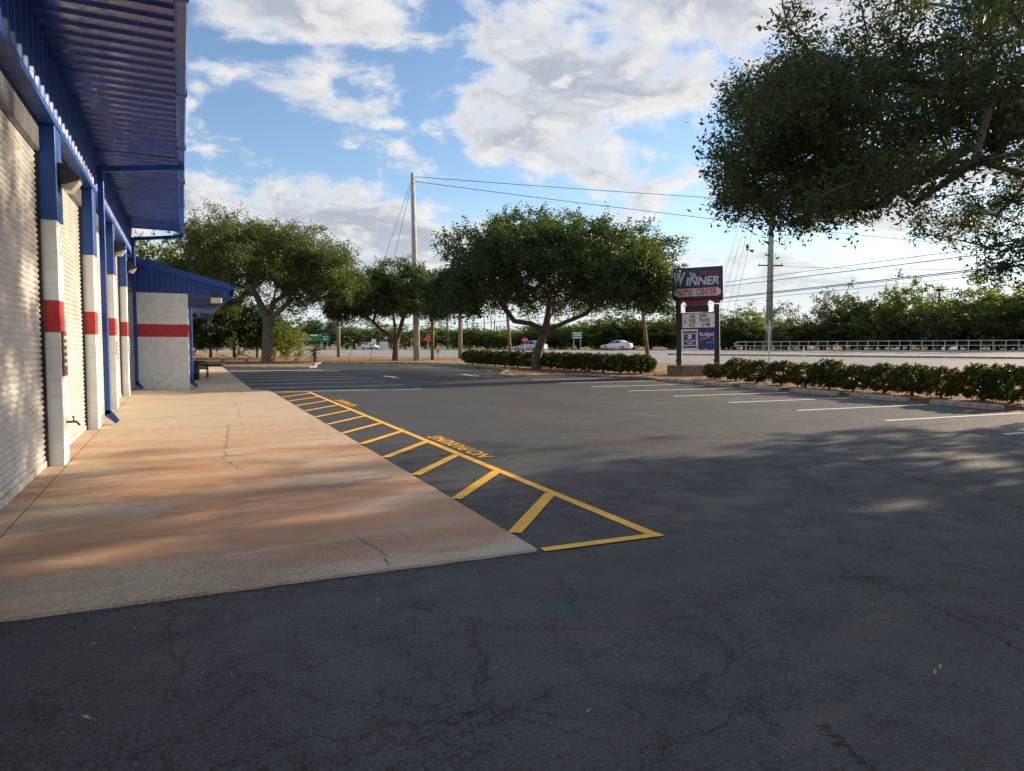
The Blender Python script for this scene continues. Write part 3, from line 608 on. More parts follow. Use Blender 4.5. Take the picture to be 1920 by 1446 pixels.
# overhanging oak at the right; its trunk stands outside the frame
OUT = [(1447, -80), (1452, 20), (1400, 70), (1392, 120), (1350, 160), (1352, 215), (1385, 250), (1330, 285), (1345, 330), (1325, 345), (1345, 400), (1368, 440), (1400, 415), (1450, 425), (1480, 455), (1520, 440), (1560, 430), (1578, 482), (1600, 440), (1650, 400), (1665, 425), (1690, 400), (1710, 455), (1745, 470), (1750, 520), (1800, 520), (1860, 555), (1925, 560), (2100, 620), (2600, 700), (2600, -900), (1447, -900)]
def inside(px, py):
    c = False; j = len(OUT) - 1
    for i in range(len(OUT)):
        (xi, yi), (xj, yj) = OUT[i], OUT[j]
        if (yi > py) != (yj > py) and px < (xj - xi) * (py - yi) / (yj - yi) + xi: c = not c
        j = i
    return c
def project(p):
    v = Vector(p) - Vector((0, 0, EYE)); d = v.dot(FW); return (CX + F * v.dot(RT) / d, CY - F * v.dot(UP) / d, d)
NB = np.array([14.6, 5.4, 0.]); cl = []
def crown_R(an): return 8.9 * (1 + .10 * math.sin(5 * an + 1) + .06 * math.sin(9 * an))
while len(cl) < 370:                                  # the whole dome
    an = rng.uniform(0, 6.28); q = math.sqrt(rng.uniform())
    zt = 3.0 + 7.6 * math.sqrt(max(0, 1 - q * q)); zb = 4.6 - 2.3 * q
    p = NB + np.array([q * crown_R(an) * math.cos(an), q * crown_R(an) * math.sin(an), zb + (zt - zb) * rng.uniform() ** .8])
    px, py, dd = project(p)
    if dd < 3.5 or (px < 1900 and dd < 11 and rng.uniform() < .6): continue
    mg = .30 * F / dd
    if px < 1960 and py > -60 and not (inside(px, py) and inside(px - mg, py) and inside(px - mg * .3, py + mg * .8)): continue
    cl.append(p - NB)
bo = []
while len(bo) < 84:                                  # boughs that hang into view: each one a drooping spray of clusters
    px, py, dd = rng.uniform(1310, 2000), rng.uniform(-120, 590), rng.uniform(8.5, 17.5)
    if len(bo) < 34: px, py = rng.uniform(1325, 1640), rng.uniform(120, 480)
    mg = .34 * F / dd
    if not (inside(px, py) and inside(px - mg, py) and inside(px - mg * .2, py + mg * .8)): continue
    p = np.array(D(px, py, dd)); q = p - NB; rr_ = math.hypot(q[0], q[1])
    if rr_ > crown_R(math.atan2(q[1], q[0])) or q[2] < 2.0 or q[1] > 7.6: continue
    bo.append(q)
for q in bo:
    out = np.array([q[0], q[1], 0.]); out /= np.linalg.norm(out) + 1e-6
    for _ in range(10):
        t = rng.uniform(-1, 1); c_ = q + out * t * 1.0 + np.array([0, 0, -.30 * t * abs(t) - .1 * t]) + rng.normal(size=3) * np.array([.23, .23, .17])
        px, py, dd = project(c_ + NB); mg = .12 * F / dd
        if inside(px - mg, py) and inside(px, py + mg): cl.append(c_)
cl = np.array(cl)
tree('oak_tree', 'large near oak whose dark leafy boughs overhang the right of the lot', tuple(NB), [(0, 0, -.05), (.05, 0, 1.0), (.0, .1, 2.2), (-.1, .1, 3.0)],
     [(-1, [(-1.2, .4, 3.8), (-2.6, .8, 4.5), (-4.2, 1.2, 5.0), (-5.8, 1.7, 5.1)]), (-1, [(-.6, 1.4, 4.0), (-1.4, 3.2, 4.9), (-2.0, 5.0, 5.2)]), (-1, [(1.2, .8, 4.2), (3.0, 1.6, 5.4), (5, 2, 6)]), (-1, [(.2, -1.3, 4.0), (.2, -3.4, 5.2), (0, -5.4, 5.6)]), (-1, [(.2, .2, 4.6), (.1, .6, 6.8), (-.2, .6, 8.6)])],
     cl, 'near_leaf', 117, .47, .086, .038, rtip=.006, rtr=.31, tw=13, flat=.85, twig_w=.0028)
# a second oak of the same row further out (its shade falls on the lot)
cl = crown_pts(280, (0, 0, 6.6), 6.2, 6.2, 4.8, shell=.2, low=-.6)
tree('oak_tree', 'oak beyond the near one, past the right edge of the picture', (27.2, 5.6, .05), [(0, 0, -.1), (0, 0, 1.2), (.1, 0, 2.4)], [(-1, [(-1, .5, 3.4), (-2.4, 1, 5)]), (-1, [(1.2, 0, 3.6), (2.6, -.4, 5.2)]), (-1, [(0, -1, 3.6), (.2, -2.6, 5.4)])], cl, 'oak_leaf', 126, .85, .28, .14, rtr=.36)

# clipped bushes
BV = []
for v in range(4):
    c_ = crown_pts(300, (0, 0, .47), .66, .66, .43, shell=.66, low=-.92, lump=.12); pts_ = sprays(c_, 84, .10, tw=6)
    pts_ = pts_[pts_[:, 2] > .06]; BV.append((leaf_mesh('foliage', pts_, .055, .027, 'hedge_leaf', .5), skeleton([(0, 0, -.05), (.02, 0, .12), (0, .01, .26)], [], c_[::6], .006, .05, 5, name='stem')))
def bush(p, sx, sz, label, group, rz=0., v=0, cat='bush', nm='clipped_bush'):
    t = thing(nm, label, cat, p, rz, group); t.scale = (sx, sx, sz)
    link('foliage', BV[v][0], t); link('stem', BV[v][1], t); return t
for k, (px, wdt, hgt) in enumerate(((1905, 1.0, 1.0), (1845, 1.08, 1.08), (1768, .98, .95), (1712, 1.0, .98), (1655, .98, 1.0), (1605, .92, .96), (1556, 1.0, 1.04), (1515, .92, 1.0), (1462, .85, .86), (1418, .95, .95), (1378, .95, .95), (1342, .80, .80))):
    d_ = ray(px, 700); y_ = None; x_ = 19.35 + (.0 if k < 10 else .5); t_ = x_ / d_.x; y_ = d_.y * t_
    bush((x_ + random.uniform(-.12, .12), y_, .07), wdt * random.uniform(.86, 1.0), hgt * random.uniform(.88, 1.1), f'rounded clipped bush in the right-hand row, {ORD[k]} from the right picture edge', 'clipped bushes behind the wheel stops', k * 1.3, k % 4)
hl = [(17.5, 44.6), (17.4, 43.3), (17.45, 42.0), (17.5, 40.7), (17.6, 39.4), (17.8, 38.1), (18.2, 36.8), (18.6, 35.5), (18.75, 34.2), (18.8, 33.0), (18.9, 31.8), (19.0, 30.6), (19.3, 29.5), (19.9, 28.7)]
for k, (x, y) in enumerate(hl):
    bush((x, y, .07), 1.12, 1.02, f'clipped hedge bush behind the middle oak, {ORD[k]} from the hedge left end', 'hedge behind the middle oak', k * 2.1, k % 4)

# dense shrubs and trees: shared variants
SV = []
for v, (lm, n_) in enumerate((('shrub_leaf', 150), ('far_leaf', 150), ('oak_leaf', 150), ('lime_leaf', 120), ('grey_leaf', 110), ('far_leaf', 130))):
    c_ = crown_pts(n_, (0, 0, .52), .52, .52, .46, shell=.35, low=-.95, lump=.45)
    pts_ = sprays(c_, 70 if v != 4 else 42, .12, tw=7); pts_ = pts_[pts_[:, 2] > -.0]
    SV.append((leaf_mesh('crown', pts_, .042, .02, lm, .3), skeleton([(0, 0, -.03), (.01, 0, .15), (0, .01, .3)], [], c_[::3], .002, .022, 5, mat='grey_bark')))
def shrub(p, wdt, hgt, label, group, v=0, rz=0., nm='shrub', cat='shrub'):
    t = thing(nm, label, cat, p, rz, group); t.scale = (wdt, wdt, hgt); link('crown', SV[v][0], t); link('trunk', SV[v][1], t); return t
for k, (px, dep, wdt, top, v) in enumerate(((352, 60, 5, 575, 0), (395, 58, 5, 560, 2), (440, 60, 5.4, 545, 0), (482, 61, 5, 560, 2), (515, 60, 3.0, 590, 0), (538, 57, 2.7, 600, 3), (310, 62, 6, 540, 2))):
    p = D(px, 660, dep); z_ = EYE + dep * (638 - top) / F
    shrub((p.x, p.y, -.02), wdt, z_, f'tall {"bright yellow green" if v == 3 else "dense green"} shrub behind the cones and tape, {ORD[k]} planted', 'shrub screen behind the left oak', v, k * 1.7)
for k, (px, dep, wdt, top, v) in enumerate(((262, 75, 5, 452, 5), (322, 72, 7, 445, 5), (215, 70, 6, 470, 2))):
    p = D(px, 660, dep); shrub((p.x, p.y, -.02), wdt, EYE + dep * (638 - top) / F, f'tree showing above the office canopy roof, {ORD[k]} of three', 'trees behind the office', v, k, 'background_tree', 'tree')
far = [(560, 190, 16, 610, 1), (610, 185, 14, 598, 2), (665, 180, 15, 612, 1), (715, 178, 14, 606, 5), (760, 172, 13, 615, 1), (815, 168, 13, 612, 5), (850, 170, 12, 615, 2), (885, 240, 16, 622, 1), (925, 230, 16, 618, 2), (960, 160, 12, 618, 1), (1000, 150, 12, 616, 5), (1040, 142, 11, 612, 3), (1085, 136, 11, 603, 1), (1130, 132, 11, 597, 3), (1170, 128, 11, 592, 2), (1215, 124, 11, 596, 2), (1262, 120, 10, 590, 1), (1310, 116, 9, 600, 5),
       (1355, 112, 9, 588, 1), (1395, 112, 8, 578, 5), (1425, 116, 8, 592, 3), (1462, 130, 8, 568, 4), (1500, 120, 9, 606, 1), (1540, 106, 8, 600, 2), (1560, 112, 8, 545, 4), (1598, 104, 9, 556, 2), (1640, 100, 8, 560, 1), (1668, 108, 7, 556, 5), (1705, 100, 8.5, 528, 5), (1742, 96, 8, 575, 4), (1775, 94, 8, 560, 4), (1815, 92, 9.5, 532, 3), (1860, 92, 9, 540, 1), (1905, 88, 9, 545, 1), (1955, 86, 10, 540, 5), (2010, 84, 10, 530, 1)]
for k, (px, dep, wdt, top, v) in enumerate(far):
    p = on_ground(px, dep); h_ = EYE + dep * (640 - top) / F - p.z
    kind = ('bushy green', 'mid green', 'dark evergreen', 'yellow green', 'greyish twiggy', 'leafy green')[v]
    dirn = 'left' if k < 18 else 'right'; kk = k if k < 18 else k - 18
    shrub((p.x, p.y, p.z - .1), wdt, h_ * 1.02, f'{kind} tree on the far roadside, {ORD[kk]} rightward {"from the billboard" if k < 18 else "after the shop sign"}', 'trees across the highway', v, k * 1.1, 'roadside_tree', 'tree')
for k, (px, dep) in enumerate([(x, 0) for x in range(1330, 2000, 36)]):
    dep = 112 - (px - 1330) * .035; p = on_ground(px, dep)
    shrub((p.x, p.y, p.z - .2), 7.5, 3.2 + 1.2 * random.random(), f'low undergrowth shrub behind the railing, {ORD[k]} from the shop sign', 'undergrowth behind the railing', (0, 1, 2, 3, 1)[k % 5], k, 'undergrowth_shrub')
for k, px in enumerate(range(880, 1310, 34)):
    dep = 146 - (px - 880) * .06; p = on_ground(px, dep)
    shrub((p.x, p.y, p.z - .2), 9.5, 4.0 + random.random(), f'low roadside shrub across the highway, {ORD[k]} right of the grey metal pole', 'undergrowth across the highway', (0, 2, 1, 3)[k % 4], k, 'undergrowth_shrub')
def palm(p, h, fr, n, label, nm='palm_tree', cat='palm'):
    t = thing(nm, label, cat, p)
    MB().tube([(0, 0, -.1), (.05, 0, h * .5), (0, 0, h)], [.16, .13, .12] if h > 1 else [.12, .13, .1], 8).ob('trunk', 'grey_bark', t, True)
    m = MB()
    for k in range(n):
        az = k * 2.4; el = random.uniform(-.5, 1.2); L = fr * random.uniform(.8, 1.1); d = Vector((math.cos(az) * math.cos(el), math.sin(az) * math.cos(el), math.sin(el))); s_ = Vector((-math.sin(az), math.cos(az), 0))
        pv = None
        for q in range(7):
            t_ = q / 6; c = Vector((0, 0, h)) + d * L * t_ + Vector((0, 0, -.45 * L * t_ * t_))
            for sg in (-1, 1):
                if q: m.add([c, c + s_ * sg * L * .28 * (1.1 - t_) + d * L * .12 + Vector((0, 0, -.06 * L)), c + d * L * .06], [(0, 1, 2)])
            if pv is not None: m.add([pv + s_ * .015, pv - s_ * .015, c - s_ * .01, c + s_ * .01], [(0, 1, 2, 3)])
            pv = c
    m.ob('fronds', 'palm_leaf', t); return t
palm(tuple(on_ground(1757, 93)), EYE + 93 * (641 - 545) / F - .9, 1.9, 46, 'fan palm standing among the trees behind the railing')
palm(tuple(G(590, 679)), .75, .95, 34, 'small bushy palm on the straw verge right of the yellow green shrub', 'small_palm')
# straw and litter on the beds, dead leaves on the lot
def litter(name, n, fx, ln, wd_, mat, z):
    C = np.array([(*fx(), z) for _ in range(n)]); me = leaf_mesh(name, C, ln, wd_, mat, 6.); return struct(link(name, me), 'stuff')
def in_bed():
    k = rng.integers(0, 3)
    if k == 0: return 18.8 + rng.uniform(0, 2.5), rng.uniform(8, 30)
    if k == 1: return rng.uniform(14, 19), rng.uniform(30.2, 33) if rng.uniform() < .6 else rng.uniform(33, 36)
    return rng.uniform(9, 24), rng.uniform(52, 62)
litter('straw_litter', 5000, in_bed, .16, .03, 'straw', .095)
litter('fallen_leaves', 45, lambda: tuple(G(rng.uniform(100, 1900), 745 + 650 * rng.uniform() ** 1.6))[:2], .038, .016, 'dead_leaf', .012)

# ------------------------------------------------------------------ poles, wires
def pole(p, h, r0_, r1_, mat, label, lean=(0, 0), nm='utility_pole', arms=(), sides=12, group=None):
    t = thing(nm, label, 'pole', p, 0, group); MB().tube([(0, 0, -.2), (lean[0] * .5, lean[1] * .5, h / 2), (lean[0], lean[1], h)], [r0_, (r0_ + r1_) / 2, r1_], sides).ob('shaft', mat, t, True)
    for z, L, az in arms:
        c = Vector((lean[0] * z / h, lean[1] * z / h, z)); d = Vector((math.cos(az), math.sin(az), 0)); n_ = Vector((-d.y, d.x, 0)) * .07
        a, b_ = c - d * L, c + d * L; am = MB(); am.add([a - n_, b_ - n_, b_ + n_, a + n_] + [v + Vector((0, 0, .16)) for v in (a - n_, b_ - n_, b_ + n_, a + n_)], [(3, 2, 1, 0), (4, 5, 6, 7), (0, 1, 5, 4), (1, 2, 6, 5), (2, 3, 7, 6), (3, 0, 4, 7)]); am.ob('crossarm', 'bronze', t)
        for e in (a * .9 + c * .1, b_ * .9 + c * .1): MB().tube([e + Vector((0, 0, .16)), e + Vector((0, 0, .42))], .05, 6).ob('insulator', 'pole_concrete', t)
    return t
def wire(a, b_, sag, r_, label, nm='power_line', group='power lines'):
    a, b_ = Vector(a), Vector(b_); pts_ = [a + (b_ - a) * (i / 20) - Vector((0, 0, sag * 4 * (i / 20) * (1 - i / 20))) for i in range(21)]
    o = MB().tube(pts_, r_, 4, False).ob(nm, 'wire'); return tag(o, label, 'wire', group)
pA = G(782, 678); topA = D(773.5, 325, 55.9)
pole(pA, topA.z, .27, .16, 'pole_concrete', 'tall tapered concrete pole rising above the small oak', (topA.x - pA.x, topA.y - pA.y), 'concrete_pole')
p = G(811, 676.5); pole(p, 5.6, .15, .11, 'wood_pole', 'slim weathered wooden pole just right of the tall concrete pole', nm='wooden_pole')
p = G(863, 674); pole(p, 8.5, .19, .17, 'steel_pole', 'plain grey metal pole at the left end of the hedge', nm='metal_pole', sides=8)
p = on_ground(839, 165); pole(p, 15, .35, .25, 'pole_concrete', 'distant pale pole across the road between wooden and metal poles', nm='concrete_pole')
p = G(635, 671); pole(p, 9.5, .17, .15, 'steel_pole', 'grey steel lamp pole on the verge left of the small oak', nm='lamp_pole', sides=8)
a_ = D(958, 668, 62); b_ = D(949, 560, 64); pole((a_.x, a_.y, 0), b_.z, .15, .12, 'wood_pole', 'leaning brown pole seen left of the middle oak trunk', (b_.x - a_.x, b_.y - a_.y), 'wooden_pole')
a_ = G(1217, 685); b_ = D(1200, 540, 49); pole(a_, b_.z, .14, .11, 'wood_pole', 'leaning brown wooden pole at the right end of the hedge', (b_.x - a_.x, b_.y - a_.y), 'wooden_pole')
pS = on_ground(1441, 98); topS = D(1452, 190, 98)
pole(pS, topS.z - pS.z, .48, .28, 'steel_pole', 'tall grey steel transmission pole with two short crossarms across the road', (topS.x - pS.x, topS.y - pS.y), 'transmission_pole', [(D(1443, 481, 98).z - pS.z, 1.6, R(20)), (D(1443, 499, 98).z - pS.z, 1.7, R(-25))])
for k, (px, tp_, dep, ar) in enumerate(((867, 602, 180, 0), (876, 598, 220, 0), (887, 600, 205, 1), (895, 606, 190, 1), (908, 596, 230, 0), (921, 602, 260, 0), (927, 600, 215, 0), (931, 612, 205, 0))):
    p = on_ground(px, dep); pole(p, EYE + dep * (639 - tp_) / F - p.z, .22, .16, 'wood_pole', f'thin distant power pole far down the road, {ORD[k]} right of the metal pole', arms=[(EYE + dep * (639 - tp_) / F - p.z - 1.0, 1.6, R(20))] if ar else (), sides=6, group='distant power poles')
wire(topA - Vector((0, 0, .25)), D(2300, 414, 75), .5, .022, 'upper thin cable from the concrete pole top towards the right')
wire(topA - Vector((0, 0, .6)), D(2300, 500, 70), .6, .022, 'lower thin cable from the concrete pole top towards the right')
for k, (px, py) in enumerate(((652, 679), (692, 679))): wire(topA - Vector((0, 0, .3 + .2 * k)), G(px, py), .05, .016, f'{("outer", "inner")[k]} guy cable slanting left from the concrete pole top', 'guy_wire')
for k, (y0, y1, r_) in enumerate(((592, 403, .022), (595, 420, .03), (609, 453, .035), (610, 457, .03), (613, 470, .018))):
    wire(D(870, y0, 200), D(2300, y1, 36), .15, r_, f'cable rising rightward behind the shop sign, {ORD[k]} from the top')
for k in range(4): wire(topS - Vector((0, 0, 1 + 1.4 * k)), on_ground(1325 + 14 * k, 150) + Vector((0, 0, 4)), .3, .03, f'slanting line down-left from the transmission pole, {ORD[k]} from the left')
wire(D(1448, 499, 97), D(2250, 494, 90), .6, .022, 'level cable running right from the lower crossarm')
# railing across the highway
rl = thing('bridge_railing', 'long pale two-rail metal railing along the far side of the highway', 'railing')
s_a, s_b = None, None
def far_pt(px, t=RW - .8):                              # where the view ray of column px crosses the line t on the road
    d = ray(px, 650); k_ = (t + T0) / (RN.x * d.x + RN.y * d.y); return d.x * k_, d.y * k_
x0, y0 = far_pt(1383); s0 = rs(x0, y0); x1, y1 = far_pt(2150); s1 = rs(x1, y1); n = 36
P_ = [Vector(rp(s0 + (s1 - s0) * i / n, RW - .8, 0)) for i in range(n + 1)]
for p in P_: MB().tube([p, p + Vector((0, 0, 1.1))], .028, 6).ob('post', 'rail_steel', rl)
for z in (.58, 1.1): MB().tube([p + Vector((0, 0, z)) for p in P_], .03, 6).ob('rail', 'rail_steel', rl)
e = P_[0]; dd_ = (P_[0] - P_[1]).normalized(); MB().tube([e + Vector((0, 0, 1.1)), e + dd_ * .35 + Vector((0, 0, 1.0)), e + dd_ * .45 + Vector((0, 0, .84)), e + dd_ * .35 + Vector((0, 0, .68)), e + Vector((0, 0, .58))], .04, 6).ob('end_loop', 'rail_steel', rl)

# ------------------------------------------------------------------ roadside signs
def face(o, p, extra=0.):                           # turn a sign towards the lot
    o.rotation_euler.z = math.atan2(-p[0], p[1]) + extra
def panel_sign(nm, label, p, w_, h_, zc, mat, posts=1, back='sign_back', extra=0., bars=(), shape=None, cat='sign'):
    t = thing(nm, label, cat, p); face(t, p, extra)
    for k in range(posts):
        x = 0 if posts == 1 else (-.3 + .6 * k) * w_; MB().box((x - .05, .02, -.1), (x + .05, .1, zc + h_ * .45)).ob('post', 'rail_steel', t)
    m = MB(); sh = shape or [(-w_ / 2, -h_ / 2), (w_ / 2, -h_ / 2), (w_ / 2, h_ / 2), (-w_ / 2, h_ / 2)]
    m.prism([(a, zc + b) for a, b in sh], -.03, .015, 'y'); pn = m.ob('panel', mat, t)
    for x0_, x1_, z_, hh, mm in bars: MB().box((x0_ * w_, -.04, zc + z_ * h_ - hh * h_ / 2), (x1_ * w_, -.031, zc + z_ * h_ + hh * h_ / 2)).ob('print', mm, pn)
    return t
def at_px(px, dep): p = on_ground(px, dep); return p
def zpx(px, py, dep, p): return EYE + dep * ((637 + .0034 * (px - 342)) - py) / F - p.z
dep = 150; p = at_px(609, dep); panel_sign('guide_sign', 'green highway guide sign beside the billboard', p, 19 * dep / F, 12 * dep / F, zpx(606, 635, dep, p), 'road_green', 2, bars=((-.1, .05, .3, .16, 'sign_white'), (.25, .33, .32, .2, 'sign_white'), (-.15, .25, -.1, .13, 'sign_white')))
dep = 112; p = at_px(1082, dep); panel_sign('guide_sign', 'green highway guide sign right of the middle oak trunk', p, 21 * dep / F, 13.5 * dep / F, zpx(1082, 629, dep, p), 'road_green', 2, bars=((-.42, .4, .33, .14, 'sign_white'), (-.36, .36, .02, .14, 'sign_white'), (-.36, .36, -.3, .14, 'sign_white')))
dep = 165; p = at_px(581, dep); bb = panel_sign('billboard', 'dark and green roadside billboard reading 10% DOWN in white', p, 36 * dep / F, 14 * dep / F, zpx(577, 633, dep, p), 'sign_black', 2, extra=.0)
w_ = 36 * dep / F; zc = zpx(577, 633, dep, p); MB().box((-.02, -.045, zc - .8), (w_ / 2 - .05, -.032, zc + .8)).ob('green_panel', 'billboard_green', bb)
for s_, x, z, sz in (('10%', -w_ * .24, .38, .95), ('DOWN', -w_ * .24, -.42, .8)):
    o = link('lettering', text_mesh(s_, sz, 'sign_white', .01, .02), bb, (x, -.05, zc + z)); o.rotation_euler.x = R(90)
MB().box((.15, -.058, zc + .35), (w_ / 2 - .35, -.047, zc + .68)).ob('print', 'sign_white', bb)
MB().box((-w_ / 2, -.2, zc - 1.45), (w_ / 2, .2, zc - 1.05)).ob('catwalk', 'bronze', bb)
dia = lambda q: [(0, -q), (q, 0), (0, q), (-q, 0)]
dep = 120; p = at_px(772, dep); panel_sign('warning_sign', 'small yellow diamond warning sign left of the tall concrete pole', p, 1, 1, zpx(772, 638, dep, p), 'yellow', shape=dia(.36), bars=((-.1, .1, 0, .3, 'sign_black'),))
dep = 85; p = at_px(803, dep); panel_sign('warning_sign', 'orange diamond road work sign between the concrete and wooden poles', p, 1, 1, zpx(803, 635, dep, p), 'orange', shape=dia(.50))
dep = 95; p = at_px(701, dep); panel_sign('road_sign', 'small white rectangular sign above the white hatchback', p, .6, .75, zpx(701, 641, dep, p), 'sign_white')
dep = 60; p = at_px(821, dep); panel_sign('yard_sign', 'white yard sign low on the verge beside the wooden pole', p, .42, .42, .75, 'sign_white', bars=((-.15, .15, .1, .25, 'sign_black'),))
dep = 75; p = at_px(984, dep); oc = [(.36 * math.cos(R(22.5 + 45 * k)), .36 * math.sin(R(22.5 + 45 * k))) for k in range(8)]
st_ = panel_sign('stop_sign', 'red octagonal stop sign left of the middle oak trunk', p, .72, .72, zpx(984, 638, dep, p), 'stop_red', shape=oc)
o = link('lettering', text_mesh('STOP', .24, 'sign_white', .002, .006), st_, (0, -.034, zpx(984, 638, dep, p))); o.rotation_euler.x = R(90)
dep = 41; p = Vector((*D(1441, 690, dep)[:2], .05)); sb_ = thing('sign_post', 'metal signpost seen from behind with plate above the right-hand bushes', 'sign', p); face(sb_, p)
MB().box((-.045, -.03, -.1), (.045, .03, zpx(1441, 601, dep, p))).ob('post', 'rail_steel', sb_)
MB().prism([(a, zpx(1441, 618, dep, p) + b) for a, b in ((-.30, .05), (0, -.36), (.1, -.2), (.1, .30), (-.26, .30))], .035, .05, 'y').ob('panel', 'sign_back', sb_)
MB().box((-.33, -.04, zpx(1441, 616, dep, p)), (.2, .034, zpx(1441, 616, dep, p) + .05)).ob('bracket', 'rail_steel', sb_)
p = on_ground(1507, 62); t = thing('delineator_post', 'slim white delineator post with orange top on the median', 'post', p); MB().tube([(0, 0, 0), (0, 0, .85)], .05, 8).ob('shaft', 'sign_white', t); MB().tube([(0, 0, .851), (0, 0, 1.05)], .052, 8).ob('cap', 'orange', t)
# cones and tape before the shrubs
cp = [G(px, 681) for px in (367, 417.5, 462, 510, 555)]
for k, p in enumerate(cp):
    t = thing('traffic_cone', f'small orange traffic cone before the shrubs, {ORD[k]} from the left', 'cone', (p.x, p.y, .075), 0, 'cones strung with tape')
    MB().tube([(0, 0, .03), (0, 0, .28), (0, 0, .29)], [.13, .075, .074], 10).ob('cone_body', 'orange', t); MB().tube([(0, 0, .291), (0, 0, .40)], [.073, .052], 10).ob('collar', 'sign_white', t); MB().tube([(0, 0, .401), (0, 0, .52)], [.051, .02], 10).ob('cone_tip', 'orange', t); MB().box((-.17, -.17, 0), (.17, .17, .03)).ob('base', 'orange', t)
for k in range(4):
    a, b_ = cp[k], cp[k + 1]; pts_ = [a + (b_ - a) * (i / 10) + Vector((0, 0, .52 - .22 * math.sin(math.pi * i / 10))) for i in range(11)]; m = MB()
    for i in range(10): m.add([pts_[i], pts_[i + 1], pts_[i + 1] + Vector((0, .01, .07)), pts_[i] + Vector((0, .01, .07))], [(0, 1, 2, 3)])
    tag(m.ob('barrier_tape', 'tape'), f'yellow barrier tape sagging between cones, {ORD[k]} span from the left', 'tape', 'tape between the cones')

# ------------------------------------------------------------------ shop sign on its planter
pB = G(1281, 708); px0, py0 = pB.x, pB.y
pt = thing('sign_planter', 'low brown concrete planter box under the shop sign', 'planter', (px0, py0, 0))
for a, b_ in (((0, 0, 0), (3.1, .16, .52)), ((0, 1.05, 0), (3.1, 1.2, .52)), ((0, .163, 0), (.16, 1.047, .52)), ((2.94, .163, 0), (3.1, 1.047, .52))): MB().box(a, b_, .01).ob('side_wall', 'tan_wall', pt)
MB().box((.163, .163, .1), (2.937, 1.047, .44)).ob('soil', 'mulch', pt)
dep = 33.0; c_ = D(1311, 640, dep); sg = thing('shop_sign', 'tall navy and red shop sign reading WINNER AUTO CENTER with message board', 'sign', (c_.x, c_.y, 0)); sg.rotation_euler = (0, R(-1.6), math.atan2(-c_.x, c_.y) + R(-7))
u = dep / F                                            # metres per photo pixel at the sign
X_ = lambda px: (px - 1311) * u
Z_ = lambda py: EYE + (640.3 - py) * u
def sbox(x0, x1, ya, yb, z0, z1, nm, mat, par=None, bev=0.): return MB().box((X_(x0), ya, Z_(z1)), (X_(x1), yb, Z_(z0)), bev).ob(nm, mat, par or sg)
for xa, xb in ((1271, 1280.5), (1340.5, 1350)): MB().box((X_(xa), -.11, .3), (X_(xb), .11, Z_(572)), .01).ob('post', 'post_dark', sg)
cab = sbox(1265.5, 1357.5, -.24, .24, 503, 562, 'cabinet', 'sign_frame', None, .02)
sbox(1268, 1355, -.262, -.243, 505.5, 540, 'name_panel', 'sign_navy', cab)
m = MB(); zc = (Z_(542) + Z_(556.5)) / 2; hh = (Z_(542) - Z_(556.5)) / 2; xa, xb = X_(1269.5) + hh, X_(1354) - hh
m.prism([(xb + hh * math.sin(R(a)), zc + hh * math.cos(R(a))) for a in range(0, 181, 15)] + [(xa - hh * math.sin(R(a)), zc - hh * math.cos(R(a))) for a in range(0, 181, 15)], -.262, -.243, 'y'); m.ob('pill_panel', 'sign_silver', cab)
sbox(1268, 1355, -.256, -.243, 540.3, 541.6, 'red_line', 'sign_red', cab)
sbox(1318, 1350, -.275, -.263, 512.0, 513.6, 'red_line', 'sign_red', cab); sbox(1316, 1350, -.275, -.263, 515.6, 517.2, 'red_line', 'sign_red', cab)
def letter(s_, px, py, hpx, mat, y=-.27, bold=.01, shear=0., wpx=None, par=cab):
    me = text_mesh(s_, 1., mat, 0, bold, shear); xs = [v.co.x for v in me.vertices]; ys = [v.co.y for v in me.vertices]
    w0, h0 = max(xs) - min(xs), max(ys) - min(ys); sy = hpx * u / h0; sx = (wpx * u / w0) if wpx else sy
    me.transform(Matrix.Translation((-(max(xs) + min(xs)) / 2, -(max(ys) + min(ys)) / 2, 0))); me.transform(Matrix.Diagonal((sx, sy, 1, 1)))
    o = link('lettering', me, par, (X_(px), y, Z_(py))); o.rotation_euler.x = R(90); return o
letter('W', 1279.5, 523.5, 25, 'sign_silver', -.268, .03, .25, 21); letter('INNER', 1321, 528.3, 15.5, 'sign_silver', -.268, .03, .2, 60)
letter('AUTO', 1289, 549.3, 11.5, 'sign_red', -.268, .03, 0, 27); letter('CENTER', 1328.5, 549, 11.5, 'sign_red', -.268, .03, 0, 38)
fg = link('checkered_flag', None, cab)
for i in range(6):
    for j in range(5):
        x_, z_ = 1297 + i * 2.0 + j * .5, 511 + j * 2.0 + i * .7
        sbox(x_, x_ + 1.95, -.272, -.264, z_, z_ + 1.95, 'check', 'sign_white' if (i + j) % 2 else 'sign_black', fg)
m = MB(); pr = [(1270, 562.3), (1357, 562.3), (1355, 566), (1352, 566), (1351, 570), (1341, 570), (1339, 566.5), (1336, 566.5), (1333, 563), (1330, 567), (1329, 573), (1291, 573), (1288, 567), (1285, 563.5), (1282, 567), (1279, 572.5), (1271, 572.5)]
m.prism([(X_(a), Z_(b_)) for a, b_ in pr], -.13, .13, 'y'); m.ob('scalloped_skirt', 'sign_maroon', sg)
sbox(1288, 1331, -.1, .1, 573.5, 585.5, 'crossbeam', 'post_dark')
mb = sbox(1280.8, 1343.5, -.2, .2, 586.5, 616.5, 'message_board', 'sign_maroon', None, .01)
sbox(1283.5, 1342, -.212, -.203, 588.5, 614.5, 'letter_panel', 'sign_white', mb)
for z_ in (597.2, 606): sbox(1283.5, 1342, -.218, -.213, z_, z_ + .5, 'track', 'sign_back', mb)
